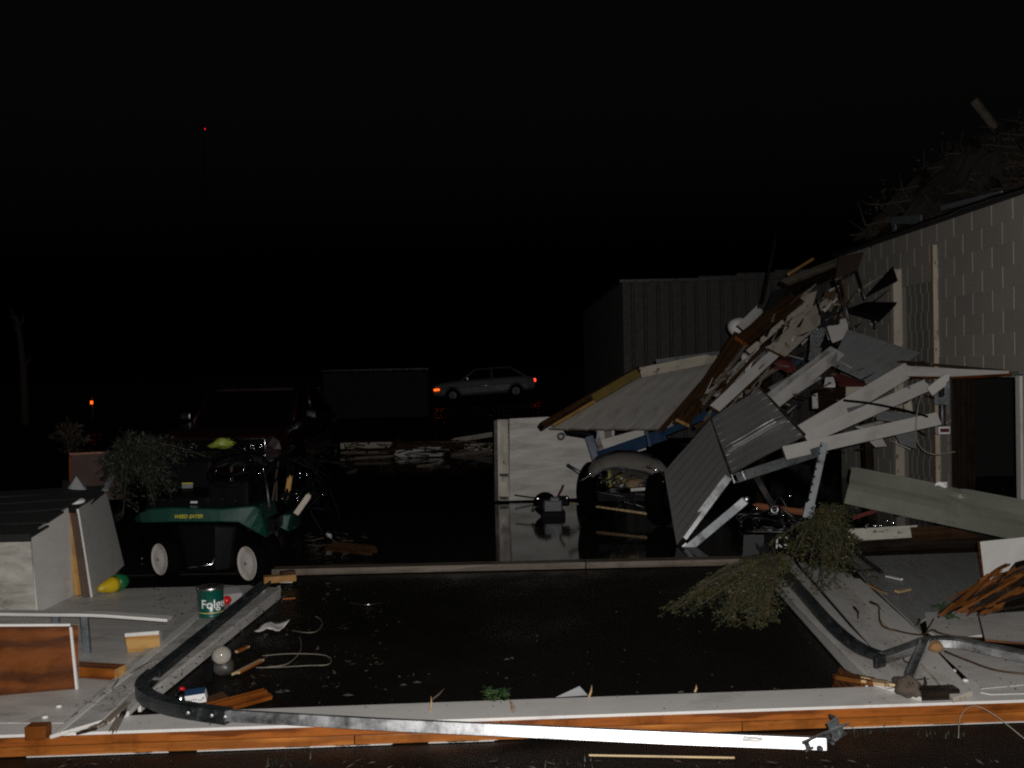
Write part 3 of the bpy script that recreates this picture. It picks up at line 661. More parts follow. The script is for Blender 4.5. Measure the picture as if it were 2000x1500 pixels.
for (x0, y0, x1, y1, l) in ((840, 1388, 842, 1360, 'thin twig standing at the back edge of the header'), (842, 1368, 868, 1345, 'forked twig leaning over the header edge'), (1150, 1362, 1156, 1338, 'pointed brown splinter at the header back edge'), (1357, 1352, 1360, 1337, 'short tan stub at the header back edge')):
    a, c = G(x0, y0, .1), PY(x1, y1, G(x0, y0, .1).y + .02)
    tube('twig', [a, a.lerp(c, .5) + V((.004, 0, 0)), c], [.006, .005, .001], STICK if 'tan' in l or 'brown' in l else BARK, l, 'twig', n=5)
sheet('slate_shard', [G(1085, 1362, .02), G(1148, 1358, .02), G(1132, 1340, .06)], .01, (GREYP, GREYP), 'dark grey triangular shard behind the header', 'shard')
board('lath', G(1150, 1475, .01), G(1435, 1480, .01), .007, .008, STICK, label='long thin pale lath on the ground in front of the plates', cat='lath')

# ================================================================== riding mower
mo = V((-2.28, 7.85, 0))
MM = T(*mo)
mow = thing('riding_mower', 'green riding mower with white wheel rims and yellow lettering', 'riding mower', mo)
def ML(px, py, y=None): return MM.inverted() @ PY(px, py, mo.y if y is None else y)
yy = 7.70
def PP(l, y): return [PY(px, py, y) for px, py in l]
# green body: front band curved back at its ends, with fender lobe
def bandmesh(top, bot, ys_, thick):
    b = B(); vs_ = []
    for (tx, ty), (bx, by), y in zip(top, bot, ys_):
        t_, b_ = PY(tx, ty, y), PY(bx, by, y - .015); inn = V((0, thick, -.01))
        vs_ += [b_, t_, t_ + inn, b_ + inn]
    n = len(top); fs = []
    for i in range(n - 1):
        for k in range(4): fs.append((i * 4 + k, i * 4 + (k + 1) % 4, (i + 1) * 4 + (k + 1) % 4, (i + 1) * 4 + k))
    fs += [(0, 1, 2, 3)[::-1], tuple((n - 1) * 4 + k for k in range(4))]
    return b.add(vs_, fs)
top = [(262, 1012), (272, 1002), (292, 994), (330, 991), (380, 992), (430, 994), (470, 990), (498, 988), (508, 996), (515, 1020), (522, 1048)]
bot = [(264, 1021), (276, 1021), (294, 1021), (330, 1020), (380, 1020), (430, 1020), (466, 1021), (474, 1026), (488, 1034), (504, 1043), (520, 1051)]
yb = [7.95, 7.84, 7.76, 7.72, 7.70, 7.70, 7.71, 7.72, 7.74, 7.77, 7.82]
mk('body', bandmesh(top, bot, yb, .5), GREEN, None, mow, bevel=.012)
mk('rear_fender', bandmesh([(524, 1008), (545, 1005), (568, 1004), (572, 1012)], [(524, 1030), (545, 1030), (560, 1038), (566, 1040)], [8.2, 8.2, 8.2, 8.25], .35), GREEN, None, mow, bevel=.01)
text_mesh('lettering', 'WEED EATER', .037, YELLOWINK, T(*(PY(368, 1009, 7.66))) @ RY(.5) @ RX(84), mow, .001, shear=.25, bold=.0012)
def wheel(parent, c, r, w, rim_r, yaw, rimmat=None, hub=GALV_DULL):
    M = T(*c) @ RZ(yaw) @ RX(90)             # local Z is the axle, pointing out
    wh = put('wheel', None, M, parent)
    tp = [(rim_r, -w / 2), (r * .86, -w / 2), (r * .97, -w * .38), (r, -w * .2), (r, w * .2), (r * .97, w * .38), (r * .86, w / 2), (rim_r, w / 2)]
    mk('tyre', B().lathe(tp, 36, closed=True), RUBBER, M, wh, smooth=True)
    mk('rim', B().lathe([(rim_r, w * .40), (rim_r * .985, w * .50), (rim_r * .95, w * .51), (rim_r * .90, w * .47), (rim_r * .5, w * .53), (rim_r * .15, w * .56), (.0, w * .56)], 36), rimmat or RIM, M, wh, smooth=True)
    mk('hub', B().lathe([(rim_r * .09, w * .5), (rim_r * .09, w * .6), (rim_r * .05, w * .63)], 12), hub, M, wh)
    return wh
wheel(mow, PY(326, 1090, 7.74), .165, .13, .123, -42)
wheel(mow, PY(496, 1098, 7.66), .165, .13, .132, -42)
wheel(mow, PY(300, 1088, 8.65), .19, .17, .1, -55, BLACK)
wheel(mow, PY(520, 1085, 8.5), .19, .17, .1, -60, BLACK)
# deck, seat, steering, engine, levers
mk('cutting_deck', bandmesh([(330, 1030), (350, 1024), (420, 1024), (462, 1028), (478, 1045)], [(352, 1112), (365, 1118), (420, 1118), (452, 1114), (470, 1100)], [7.8, 7.66, 7.62, 7.66, 7.8], .7), BLACK, None, mow, bevel=.02)
tube('deck_rod', [PY(366, 1110, 7.56), PY(392, 1106, 7.56), PY(414, 1102, 7.58), PY(420, 1085, 7.6)], .006, CHROME, parent=mow)
mk('chassis', B().box(mo + V((0, .6, .40)), (.75, 1.1, .10)), BLACK, None, mow, bevel=.01)
seat = B()
seat.box((0, 0, 0), (.46, .42, .11)); mk('seat', seat, BLACK, T(*PY(372, 972, 8.15)) @ RX(6), mow, bevel=.04)
mk('backrest', B().box((0, 0, 0), (.44, .10, .34)), BLACK, T(*PY(366, 935, 8.35)) @ RX(-12), mow, bevel=.04)
mk('sticker', B().box((0, 0, 0), (.09, .002, .055)), m_plain('grey_sticker', (.16, .17, .18), .4), T(*PY(366, 950, 8.26)) @ RX(-12), mow)
mk('sticker', B().box((0, 0, 0), (.09, .002, .010)), YELLOWINK, T(*PY(366, 944, 8.255)) @ RX(-12), mow)
mk('plate', B().box((0, 0, 0), (.055, .003, .016)), PAINT_CLEAN, T(*PY(379, 981, 7.9)) @ RX(-20), mow)
mk('console', B().box((0, 0, 0), (.34, .3, .26)), BLACK, T(*PY(455, 965, 8.1)), mow, bevel=.03)
tube('steering_column', [PY(460, 975, 8.05), PY(452, 925, 7.92)], .02, BLACK, parent=mow)
ring = [(math.cos(a) * .17, math.sin(a) * .17, 0) for a in [i * math.pi / 12 for i in range(25)]]
SW = T(*PY(450, 922, 7.9)) @ RX(35)
mk('steering_wheel', B().tube(ring, .014, 8, cap=False, M=SW).tube([(-.165, 0, 0), (0, 0, -.03), (.165, 0, 0)], .012, 6, M=SW).tube([(0, -.165, 0), (0, 0, -.03)], .012, 6, M=SW), BLACK, None, mow, smooth=True)
for x0, y0, x1, y1 in ((470, 942, 477, 912), (455, 948, 450, 936), (418, 935, 422, 918), (516, 932, 514, 916)):
    tube('lever', [PY(x0, y0, 7.95), PY(x1, y1, 7.9)], .006, CHROME, parent=mow)
for x, y in ((505, 1000), (512, 985), (460, 978), (435, 974)):
    mk('bolt', B().lathe([(.012, 0), (.012, .01), (.006, .015)], 8), CHROME, T(*PY(x, y, 7.75)) @ RX(90), mow)
tube('grab_handle', [PY(527, 1000, 7.9), PY(522, 955, 7.95), PY(516, 925, 8.0)], .012, STEEL_DARK, parent=mow)

b = B()
for k in range(60):
    p = PY(U(430, 640), U(880, 1010), U(8.6, 9.6)); b.tube(curve_pts([p, p + V((U(-.2, .2), U(-.1, .1), U(-.2, .2))), p + V((U(-.4, .4), U(-.1, .1), U(-.35, .2)))], 4), U(.006, .022), 5, 0)
for k in range(16):
    p = PY(U(440, 640), U(890, 1000), U(8.5, 9.2)); b.tube([p, p + V((U(-.05, .05), U(-.02, .02), U(-.05, .05)))], U(.006, .012), 6, 1)
for k in range(14):
    x = U(530, 640); p = G(x, 1010, 0); p = V((p.x, U(8.4, 9.4), 0)); b.tube([p, p + V((U(-.3, .3), U(-.1, .1), U(.4, .85)))], [.02, .008], 5, 2)
tag(mk('scrap_heap', b, [BLACK, CHROME, BARK], smooth=True), 'dark glinting heap of tubes and twigs piled up behind the mower', 'scrap heap', kind='stuff')
# ------------------------------------------------------------------ foliage
def leaf_spray(lf, path, n, length, leaf, droop=.3, flat=1.0, w=.3):
    path = [V(p) for p in path]
    for _ in range(n):
        u = rnd() ** .8; i = min(int(u * (len(path) - 1)), len(path) - 2); p = path[i].lerp(path[i + 1], u * (len(path) - 1) - i)
        t = (path[i + 1] - path[i]).normalized(); d = (t * U(.1, 1) + V((U(-1, 1), U(-1, 1), U(-1, 1) * flat))).normalized()
        L_ = length * U(.35, 1) * (1 - .55 * u)
        m_ = 4
        for k in range(1, m_ + 1):
            q = p + d * L_ * k / m_ - UP * droop * (L_ * k / m_) ** 2 / max(length, .01)
            for s_ in range(3):
                e = (d + V((U(-1, 1), U(-1, 1), U(-1, 1) * flat)) * .9).normalized(); ll = leaf * U(.6, 1.3); sd_ = e.cross(V((U(-1, 1), U(-1, 1), U(-1, 1)))).normalized() * ll * w * .5
                m2 = q + e * ll * .55
                lf.add([q - sd_ * .3, m2 - sd_, q + e * ll, m2 + sd_], [(0, 1, 2, 3)])
def branch(name, label, cat, root, tips, n, length, leaf, fmat, smat=BARK, droop=.3, flat=1.0, r=.012, sag=.08, w=.3):
    th = thing(name, label, cat, root); st = B(); lf = B()
    for tp in tips:
        a, c = V(root), V(tp); pth = curve_pts([a, a.lerp(c, .5) + UP * sag + V((U(-.05, .05), U(-.05, .05), 0)), c], 5)
        st.tube(pth, [r * (1 - .8 * i / len(pth)) for i in range(len(pth))], 5); leaf_spray(lf, pth, n, length, leaf, droop, flat, w)
    mk('stem', st, smat, None, th, smooth=True); mk('foliage', lf, fmat, None, th); return th
def cedar(label, root, polys, n_st, n, length, leaf, seed):
    random.seed(seed); tips = []
    for _ in range(n_st):
        x0, y0, x1, y1, z0, z1 = random.choice(polys); tips.append(G(U(x0, x1), U(y0, y1), U(z0, z1)))
    return branch('cedar_branch', label, 'cedar branch', root, tips, n, length, leaf, ARBOR, droop=.7, flat=.45, r=.009, sag=.05)
cedar('broken yellow green cedar branch hanging over the right jamb onto the drive', G(1520, 1085, .34),
      [(1300, 1180, 1350, 1200, 0.01, .05), (1340, 1160, 1420, 1195, .02, .08), (1400, 1195, 1440, 1215, .01, .05), (1440, 1205, 1510, 1222, .01, .05), (1350, 1140, 1420, 1165, .05, .14), (1430, 1130, 1500, 1190, .1, .24)], 38, 34, .2, .024, 3)
cedar('dark green cedar branch lying on the right casing beside the dark track', G(1610, 1010, .5),
      [(1490, 1050, 1570, 1090, .14, .3), (1540, 1090, 1660, 1130, .12, .2), (1620, 1040, 1690, 1100, .14, .3), (1580, 1130, 1720, 1165, .11, .15), (1560, 1020, 1640, 1060, .35, .5), (1640, 990, 1660, 1030, .3, .5)], 26, 30, .19, .024, 5)
random.seed(99)
branch('pine_branch', 'dark pine bough draped over the mower next to the shed corner', 'pine branch', PY(250, 880, 8.6),
       [PY(215, 930, 8.3), PY(225, 905, 8.4), PY(350, 905, 8.3), PY(330, 880, 8.6), PY(345, 985, 7.95), PY(260, 870, 8.7), PY(400, 890, 8.5), PY(235, 960, 8.1), PY(270, 930, 8.0), PY(310, 985, 7.95), PY(320, 920, 8.2), PY(240, 1005, 8.0), PY(335, 950, 8.1), PY(290, 890, 8.4), PY(230, 900, 8.3), PY(300, 975, 7.9)], 60, .24, .034, PINEF, droop=.4, w=.22)

board('leaning_board', PY(205, 958, 8.3), PY(243, 878, 8.9), .05, .02, GREYP, up=(0, -1, .3), label='thin grey board leaning behind the pine bough', cat='board', splint=.03)
# ------------------------------------------------------------------ clutter right of the mower
board('broken_board', PY(578, 1005, 7.9), PY(606, 965, 8.0), .045, .02, (PAINT_WARM, BROWNWOOD, BROWNWOOD), up=(0, -1, .3), splint=.03, label='white broken board sticking up right of the mower', cat='board')
board('broken_board', PY(562, 962, 8.3), PY(567, 928, 8.3), .04, .02, (YELLOWWOOD, YELLOWWOOD, YELLOWWOOD), up=(0, -1, .3), splint=.04, both=True, label='short tan board stub standing behind the mower', cat='board')
board('broken_board', G(636, 1066, .1), G(735, 1076, .07), .10, .03, (BROWNWOOD,) * 3, up=(0, -.5, 1), splint=.05, both=True, label='reddish brown split board lying right of the mower', cat='board')
crumple('rag', [G(633, 1050, .05), G(648, 1050, .05), G(647, 1043, .1), G(635, 1043, .1)], .003, CARD, .01, 5, 5, 4, 'small pale rag on the brown split board', 'rag')
blob('lime_bag', PY(435, 866, 9.6), (.115, .08, .055), LIMEBAG, 31, None, .45).name = 'plastic_bag'
tag(bpy.data.objects['plastic_bag'], 'crumpled lime green plastic bag in front of the red car', 'plastic bag')
b = B()
for k in range(40):
    p = G(U(600, 720), U(1052, 1098), 0); d = V((U(-1, 1), U(-1, 1), U(0, .3))); q = p + V((0, 0, U(.01, .08))); b.tube([q, q + d * U(.05, .16)], [.006, .002], 4)
tag(mk('twig_heap', b, BARK), 'low heap of brown twigs right of the mower', 'twig heap', kind='stuff')

# ================================================================== cars
def loft(stations, ring):
    b = B(); vs_ = []; n = None
    for s_ in stations:
        rg = ring(*s_); n = len(rg); vs_ += rg
    fs = []
    for i in range(len(stations) - 1):
        for k in range(n): fs.append((i * n + k, (i + 1) * n + k, (i + 1) * n + (k + 1) % n, i * n + (k + 1) % n))
    fs += [tuple(range(n)), tuple(range((len(stations) - 1) * n, len(stations) * n))[::-1]]
    return b.add(vs_, fs)
def body_ring(x, w, z0, z1, c=.08):
    h = w / 2
    return [(x, -h * .9, z0), (x, -h, z0 + .1), (x, -h - .01, (z0 + z1) / 2 + .05), (x, -h + .02, z1 - c), (x, -h + .10, z1), (x, h - .10, z1), (x, h - .02, z1 - c), (x, h + .01, (z0 + z1) / 2 + .05), (x, h, z0 + .1), (x, h * .9, z0)]
def cab_ring(x, wb, wt, zb, zt):
    return [(x, -wb / 2, zb), (x, -wt / 2 - .02, zt - .06), (x, -wt / 2 + .08, zt), (x, wt / 2 - .08, zt), (x, wt / 2 + .02, zt - .06), (x, wb / 2, zb)]
def car(name, label, cat, M, paint, front, lamps_on=False, scale=1.0):
    """front at +X; length 4.5"""
    c = thing(name, label, cat, M)
    mk('body', loft([(2.24, 1.5, .42, .66, .05), (2.2, 1.64, .32, .80, .06), (1.9, 1.72, .28, .88), (1.0, 1.75, .24, .93), (.0, 1.76, .24, .94), (-1.2, 1.75, .26, .95), (-1.9, 1.70, .30, .93), (-2.22, 1.60, .36, .86, .06), (-2.26, 1.5, .44, .74, .05)], body_ring), paint, M, c, bevel=.03, smooth=False)
    mk('roof', loft([(.38, 1.34, 1.26, 1.34, 1.385), (.1, 1.38, 1.28, 1.345, 1.415), (-.9, 1.38, 1.28, 1.345, 1.415), (-1.2, 1.34, 1.26, 1.34, 1.385)], cab_ring), paint, M, c, bevel=.02)
    for s_ in (-1, 1):
        for (xb, xt) in ((1.0, .38), (-.35, -.35), (-1.85, -1.2)):
            tube('pillar', [M @ V((xb, s_ * .72, .93)), M @ V((xt, s_ * .645, 1.36))], .035, paint, parent=c)
    mk('windscreen', B().add([(1.0, -.72, .935), (1.0, .72, .935), (.39, .62, 1.35), (.39, -.62, 1.35), (.99, -.72, .92), (.99, .72, .92), (.38, .62, 1.335), (.38, -.62, 1.335)], [(0, 1, 2, 3), (7, 6, 5, 4), (0, 4, 5, 1), (1, 5, 6, 2), (2, 6, 7, 3), (3, 7, 4, 0)]), CARGLASS, M, c)
    mk('rear_window', B().add([(-1.85, -.72, .95), (-1.85, .72, .95), (-1.2, .62, 1.35), (-1.2, -.62, 1.35), (-1.83, -.72, .94), (-1.83, .72, .94), (-1.19, .62, 1.335), (-1.19, -.62, 1.335)], [(3, 2, 1, 0), (4, 5, 6, 7), (0, 1, 5, 4), (1, 2, 6, 5), (2, 3, 7, 6), (3, 0, 4, 7)]), CARGLASS, M, c)
    for s_ in (-1, 1):
        for xa, xb, xc, xd in ((.94, .36, -.32, -.32), (-.38, -.38, -1.18, -1.78)):
            y0, y1 = s_ * .715, s_ * .645
            b = B().add([(xa, y0, .95), (xd, y0, .95), (xc, y1, 1.33), (xb, y1, 1.33), (xa, y0 - s_ * .012, .95), (xd, y0 - s_ * .012, .95), (xc, y1 - s_ * .012, 1.33), (xb, y1 - s_ * .012, 1.33)], [(0, 1, 2, 3), (7, 6, 5, 4), (0, 4, 5, 1), (1, 5, 6, 2), (2, 6, 7, 3), (3, 7, 4, 0)])
            mk('side_window', b, CARGLASS, M, c)
        mk('wing_mirror', B().box((.72, s_ * .92, 1.0), (.09, .16, .11)), CHROME, M, c, bevel=.02)
        tube('belt_trim', [M @ V((1.9, s_ * .885, .62)), M @ V((0, s_ * .90, .64)), M @ V((-1.9, s_ * .88, .64))], .012, CHROME, parent=c)
    for s_ in (-1, 1):
        for x in (1.42, -1.38):
            cc = M @ V((x, s_ * .80, .31)); yaw = math.degrees(M.to_euler().z)
            mw = M @ T(x, s_ * .82, .31) @ RX(-90 * s_)
            wh = put('wheel', None, mw, c)
            mk('tyre', B().lathe([(.19, -.09), (.28, -.09), (.31, -.05), (.31, .05), (.28, .09), (.19, .09)], 28, closed=True), RUBBER, mw, wh, smooth=True)
            mk('hubcap', B().lathe([(.19, .05), (.185, .075), (.14, .06), (.08, .075), (.03, .09), (0, .09)], 24), CHROME if not lamps_on else GALV_DULL, mw, wh, smooth=True)
            mk('wheel_arch', B().lathe([(.335, -.05), (.365, -.05), (.365, .088), (.335, .088)], 28, closed=True), BLACK, mw, c, smooth=True)
    mk('bumper', B().sweep([M @ V((2.12, -.86, .44)), M @ V((2.3, -.74, .44)), M @ V((2.34, 0, .44)), M @ V((2.3, .74, .44)), M @ V((2.12, .86, .44))], [(-.03, -.06), (.03, -.05), (.035, .05), (-.03, .06)], UP), CHROME if not lamps_on else paint, None, c, bevel=.01)
    if front:
        fx = 2.245
        tube('grille_surround', [M @ V((fx, y, z)) for y, z in ((-.60, .52), (.60, .52), (.61, .54), (.61, .73), (.59, .75), (-.59, .75), (-.61, .73), (-.61, .54), (-.60, .52))], .011, CHROME, parent=c)
        mk('grille', B().box((fx - .01, 0, .635), (.02, 1.19, .20)), BLACK, M, c)
        for k in range(3): tube('grille_bar', [M @ V((fx + .006, -.34, .585 + k * .05)), M @ V((fx + .006, .34, .585 + k * .05))], .005, STEEL_DARK, parent=c)
        for y in (-.52, -.40, .40, .52):
            mh = M @ T(fx + .004, y, .635) @ RY(90)
            hl = mk('headlight', B().lathe([(.055, -.01), (.055, .012), (.05, .018), (.03, .026), (0, .03)], 20), CARGLASS, mh, c, smooth=True)
            mk('bezel', B().lathe([(.053, -.005), (.062, .0), (.062, .016), (.053, .018)], 20, closed=True), CHROME, mh, hl, smooth=True)
        for y in (-.69, .69): mk('turn_lamp', B().box((fx - .06, y, .62), (.03, .09, .08)), CHROME, M, c, bevel=.01)
    else:
        for y in (-.6, .6):
            mk('tail_light', B().box((-2.245, y * 1.16, .72), (.10, .2, .14)), TAIL if lamps_on else REDPAINT, M, c, bevel=.02)
            mk('marker_lamp', B().box((2.12, y * 1.37, .60), (.26, .12, .09)), AMBER if lamps_on else CARGLASS, M, c, bevel=.02)
    return c
car('red_car', 'dark red old car with chrome grille behind the mower', 'car', T(-3.87, 15.35, 0) @ RZ(-90), REDPAINT, True)
pf, pr2 = PY(880, 785, 45), PY(1018, 775, 45)
cx = (pf + pr2) / 2; ang = math.degrees(math.atan2(pr2.z - pf.z, pr2.x - pf.x))
sl_ = (pr2 - pf).length / 2.8
MW = T(cx.x, 45, cx.z) @ RY(-ang) @ RZ(180)
wc = car('white_car', 'distant white car with red tail light and amber side lamp glowing', 'car', MW, WHITECAR, False, True)

# ================================================================== far lights, poles, buildings
tw = thing('radio_tower', 'far radio mast in the dark with a red beacon on top', 'radio tower', (D(400, 250, 250).x, 250, 0))
tb = D(400, 252, 250)
b = B()
for k in range(3):
    a = k * 2.094; b.tube([(tb.x + 1.2 * math.cos(a), 250 + 1.2 * math.sin(a), -1), (tb.x + .25 * math.cos(a), 250 + .25 * math.sin(a), tb.z - .3)], .06, 4)
for i in range(20):
    z0, z1 = tb.z * i / 20, tb.z * (i + 1) / 20
    for k in range(3):
        a, c_ = k * 2.094, (k + 1) * 2.094; r0, r1 = 1.2 - .95 * i / 20, 1.2 - .95 * (i + 1) / 20
        b.tube([(tb.x + r0 * math.cos(a), 250 + r0 * math.sin(a), z0), (tb.x + r1 * math.cos(c_), 250 + r1 * math.sin(c_), z1)], .03, 3)
mk('mast', b, STEEL_DARK, None, tw)
mk('beacon', B().lathe([(.12, -.2), (.14, -.1), (.14, .1), (.06, .18), (0, .18)], 12), BEACON, T(*tb), tw, smooth=True)
mp = D(180, 786, 30)
ml = thing('marker_post', 'dark post with a small glowing amber lamp far on the left', 'marker post', (mp.x, mp.y, 0))
tube('post', [(mp.x, mp.y + .03, 0), (mp.x, mp.y + .03, mp.z + .2)], .03, STEEL_DARK, parent=ml)
mk('lamp', B().lathe([(.03, -.05), (.038, -.03), (.038, .03), (.03, .05)], 12), AMBER, T(mp.x, mp.y - .04, mp.z), ml, smooth=True)
mk('reflector', B().box((mp.x, mp.y - .03, mp.z + .13), (.05, .02, .06)), m_plain('amber_reflector', (.5, .16, .02), .3), None, ml)

lb = D(632, 722, 35); rb_ = D(834, 716, 35)
SHEDP = m_plain('grey_shed_paint', (.034, .036, .036), .8)
ls = thing('low_shed', 'long low pale shed far behind the red car', 'shed', (lb.x, 35, 0))
for k in range(6):
    x0 = lb.x + (rb_.x - lb.x) * k / 6; x1 = lb.x + (rb_.x - lb.x) * (k + 1) / 6
    mk('wall_sheet', B().box(((x0 + x1) / 2, 35, .78), (x1 - x0 - .006, .04, 1.6)), SHEDP, None, ls)
mk('roof', B().box(((lb.x + rb_.x) / 2, 36.2, 1.66), (rb_.x - lb.x + .1, 2.7, .06)), STEEL_DARK, None, ls)
mk('side_wall', B().box((rb_.x, 36.2, .78), (.04, 2.36, 1.6)).box((lb.x, 36.2, .78), (.04, 2.36, 1.6)).box(((lb.x + rb_.x) / 2, 37.4, .78), (rb_.x - lb.x, .04, 1.6)), SHEDP, None, ls)

ms = thing('metal_shed', 'tall ribbed metal shed standing behind the debris', 'shed', (2.5, 22, 0))
RIBW = m_metal('weathered_ribbed_wall', (.105, .098, .094), .6, metal=.2); RIBW2 = m_metal('shaded_ribbed_wall', (.045, .042, .04), .7, metal=.2)  # RIBW2: dimness of grazing light on the side wall put into the colour
def ribbed(w, h, t=.0015):
    b = B(); pr = []; x = 0
    while x < w - .01:
        pr += [(x, 0), (x + .17, 0), (x + .19, -.035), (x + .23, -.035), (x + .25, 0)]; x += .28
    pr.append((w, 0)); n = len(pr)
    return b.add([(px, py, 0) for px, py in pr] + [(px, py, h) for px, py in pr] + [(px, py + .03, 0) for px, py in pr] + [(px, py + .03, h) for px, py in pr], [(i, i + 1, n + i + 1, n + i) for i in range(n - 1)] + [(2 * n + i + 1, 2 * n + i, 3 * n + i, 3 * n + i + 1) for i in range(n - 1)] + [(n + i, n + i + 1, 3 * n + i + 1, 3 * n + i) for i in range(n - 1)])
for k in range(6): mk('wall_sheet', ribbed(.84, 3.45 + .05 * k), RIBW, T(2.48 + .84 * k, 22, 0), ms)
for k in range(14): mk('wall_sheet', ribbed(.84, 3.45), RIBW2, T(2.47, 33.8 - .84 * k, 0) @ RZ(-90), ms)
mk('roof', B().prism([(2.4, 21.9), (7.6, 21.9), (7.6, 34), (2.4, 34)], .06), STEEL_DARK, T(0, 0, 3.5) @ Matrix.Shear('XY', 4, (0, 0)), ms)

# ------------------------------------------------------------------ concrete block building
XW = 4.55
bb = thing('block_building', 'grey concrete block building on the right with a low dark opening', 'building', (XW, 10.5, 0))
o0, o1, oz = 8.97, 10.32, 1.44
ztop, yn, yf = 3.06, 7.4, 13.8
core = B()
xc = XW + .0825
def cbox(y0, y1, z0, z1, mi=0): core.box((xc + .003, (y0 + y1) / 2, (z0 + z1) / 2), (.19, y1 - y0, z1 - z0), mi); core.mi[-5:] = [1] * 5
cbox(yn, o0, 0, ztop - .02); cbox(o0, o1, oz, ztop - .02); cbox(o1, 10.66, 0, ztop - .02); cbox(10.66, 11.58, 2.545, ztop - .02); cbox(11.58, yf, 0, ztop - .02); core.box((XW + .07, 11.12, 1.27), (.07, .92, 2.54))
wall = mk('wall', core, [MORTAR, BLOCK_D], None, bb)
bh = .2035; cache = {}
pd0, pd1, pdz = 10.66, 11.58, 2.545
for r_ in range(15):
    z0 = r_ * bh + .003; off = .2 if r_ % 2 else 0
    y = yn - off
    while y < yf:
        a, c = max(y, yn), min(y + .4, yf); y += .4
        segs = [(a, c)]
        def cut(segs, q0, q1):
            out = []
            for s0, s1 in segs:
                if s1 <= q0 or s0 >= q1: out.append((s0, s1)); continue
                if s0 < q0 - .03: out.append((s0, q0))
                if s1 > q1 + .03: out.append((q1, s1))
            return out
        if z0 + bh / 2 < oz: segs = cut(segs, o0, o1)
        if z0 + bh / 2 < pdz: segs = cut(segs, pd0, pd1)
        for s0, s1 in segs:
            L_ = round(s1 - s0 - .015, 3)
            if L_ < .03: continue
            if L_ not in cache: cache[L_] = B().box((0, 0, 0), (.02, L_, bh - .0006)).mesh('concrete_block', BLOCK)
            o = put('concrete_block', cache[L_], T(XW - .004 + U(-.0006, .0006), (s0 + s1) / 2, z0 + bh / 2), wall)
# blocked-up doorway: smaller infill blocks set back between pale posts
for r_ in range(12):
    z0 = r_ * bh + .1; offs = [0, .15, .29, .46, .62, .77, .92]
    for a, c in zip(offs, offs[1:]):
        if z0 + bh > pdz: continue
        a2 = pd0 + a + (.04 if r_ % 2 else 0); c2 = min(pd1, pd0 + c + (.04 if r_ % 2 else 0)); L_ = round(c2 - a2 - .012, 3)
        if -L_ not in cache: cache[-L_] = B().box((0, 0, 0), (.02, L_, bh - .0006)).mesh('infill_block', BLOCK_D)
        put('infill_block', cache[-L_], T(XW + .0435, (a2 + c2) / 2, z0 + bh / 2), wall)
board('door_post', (XW - .03, pd0 - .03, 0), (XW - .03, pd0 - .03, 2.82), .06, .05, (PAINT_WARM, YELLOWWOOD, YELLOWWOOD), up=(0, -1, 0), parent=bb)
board('door_post', (XW - .06, pd1 + .05, 0), (XW - .06, pd1 + .05, 2.66), .10, .10, (PAINT_WARM, PAINT_WARM, PAINT_WARM), up=(0, -1, 0), parent=bb)
board('opening_post', (XW + .002, o0 - .06, 0), (XW + .002, o0 - .06, oz + .02), .08, .08, PAINT_CLEAN, up=(0, -1, 0), parent=bb)
board('far_jamb', (XW + .10, o1 - .012, 0), (XW + .10, o1 - .012, oz), .24, .02, DARKWOOD, up=(0, -1, 0), parent=bb)
board('lintel', (XW - .02, o0 - .1, oz + .02), (XW - .02, o1 + .05, oz + .02), .04, .04, MORTAR_G, up=(0, 0, 1), parent=bb)
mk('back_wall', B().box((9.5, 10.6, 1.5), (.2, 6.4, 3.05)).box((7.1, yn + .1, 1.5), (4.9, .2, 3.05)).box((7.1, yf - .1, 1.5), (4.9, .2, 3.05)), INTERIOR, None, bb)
mk('roof', B().box((7.05, 10.6, ztop + .005), (5.1, 6.5, .05)), SHINGLE, None, bb)
tube('roof_edge_strip', [(XW - .06 + U(-.01, .01), yn - .1 + i * .22, ztop + .03 + U(-.012, .012)) for i in range(31)], .02, m_metal('crumpled_flashing', (.3, .31, .33), .16, bump=1.0), parent=bb)
PLATEP = m_plain('blue_grey_flashing', (.11, .125, .135), .6)
sheet('roof_plate', [PX(1730, 424, 4.9), PX(1798, 420, 4.9), PX(1798, 436, 4.9), PX(1748, 438, 4.9), PX(1748, 452, 4.9), PX(1732, 468, 4.9)], .02, (PLATEP, PLATEP), 'bent grey metal plate standing on the block building roof edge', 'metal plate')
sheet('roof_plate', [PX(1836, 412, 4.75), PX(1955, 382, 4.75), PX(1955, 372, 4.75), PX(1836, 402, 4.75)], .02, (PLATEP, PLATEP), 'strip of grey flashing lying along the block building roof edge', 'flashing')
board('roof_board', D(1945, 250, 14), D(1902, 196, 14), .11, .04, GREYWOOD, up=(0, -1, .3), label='board jutting into the sky from the brush on the roof', cat='board')

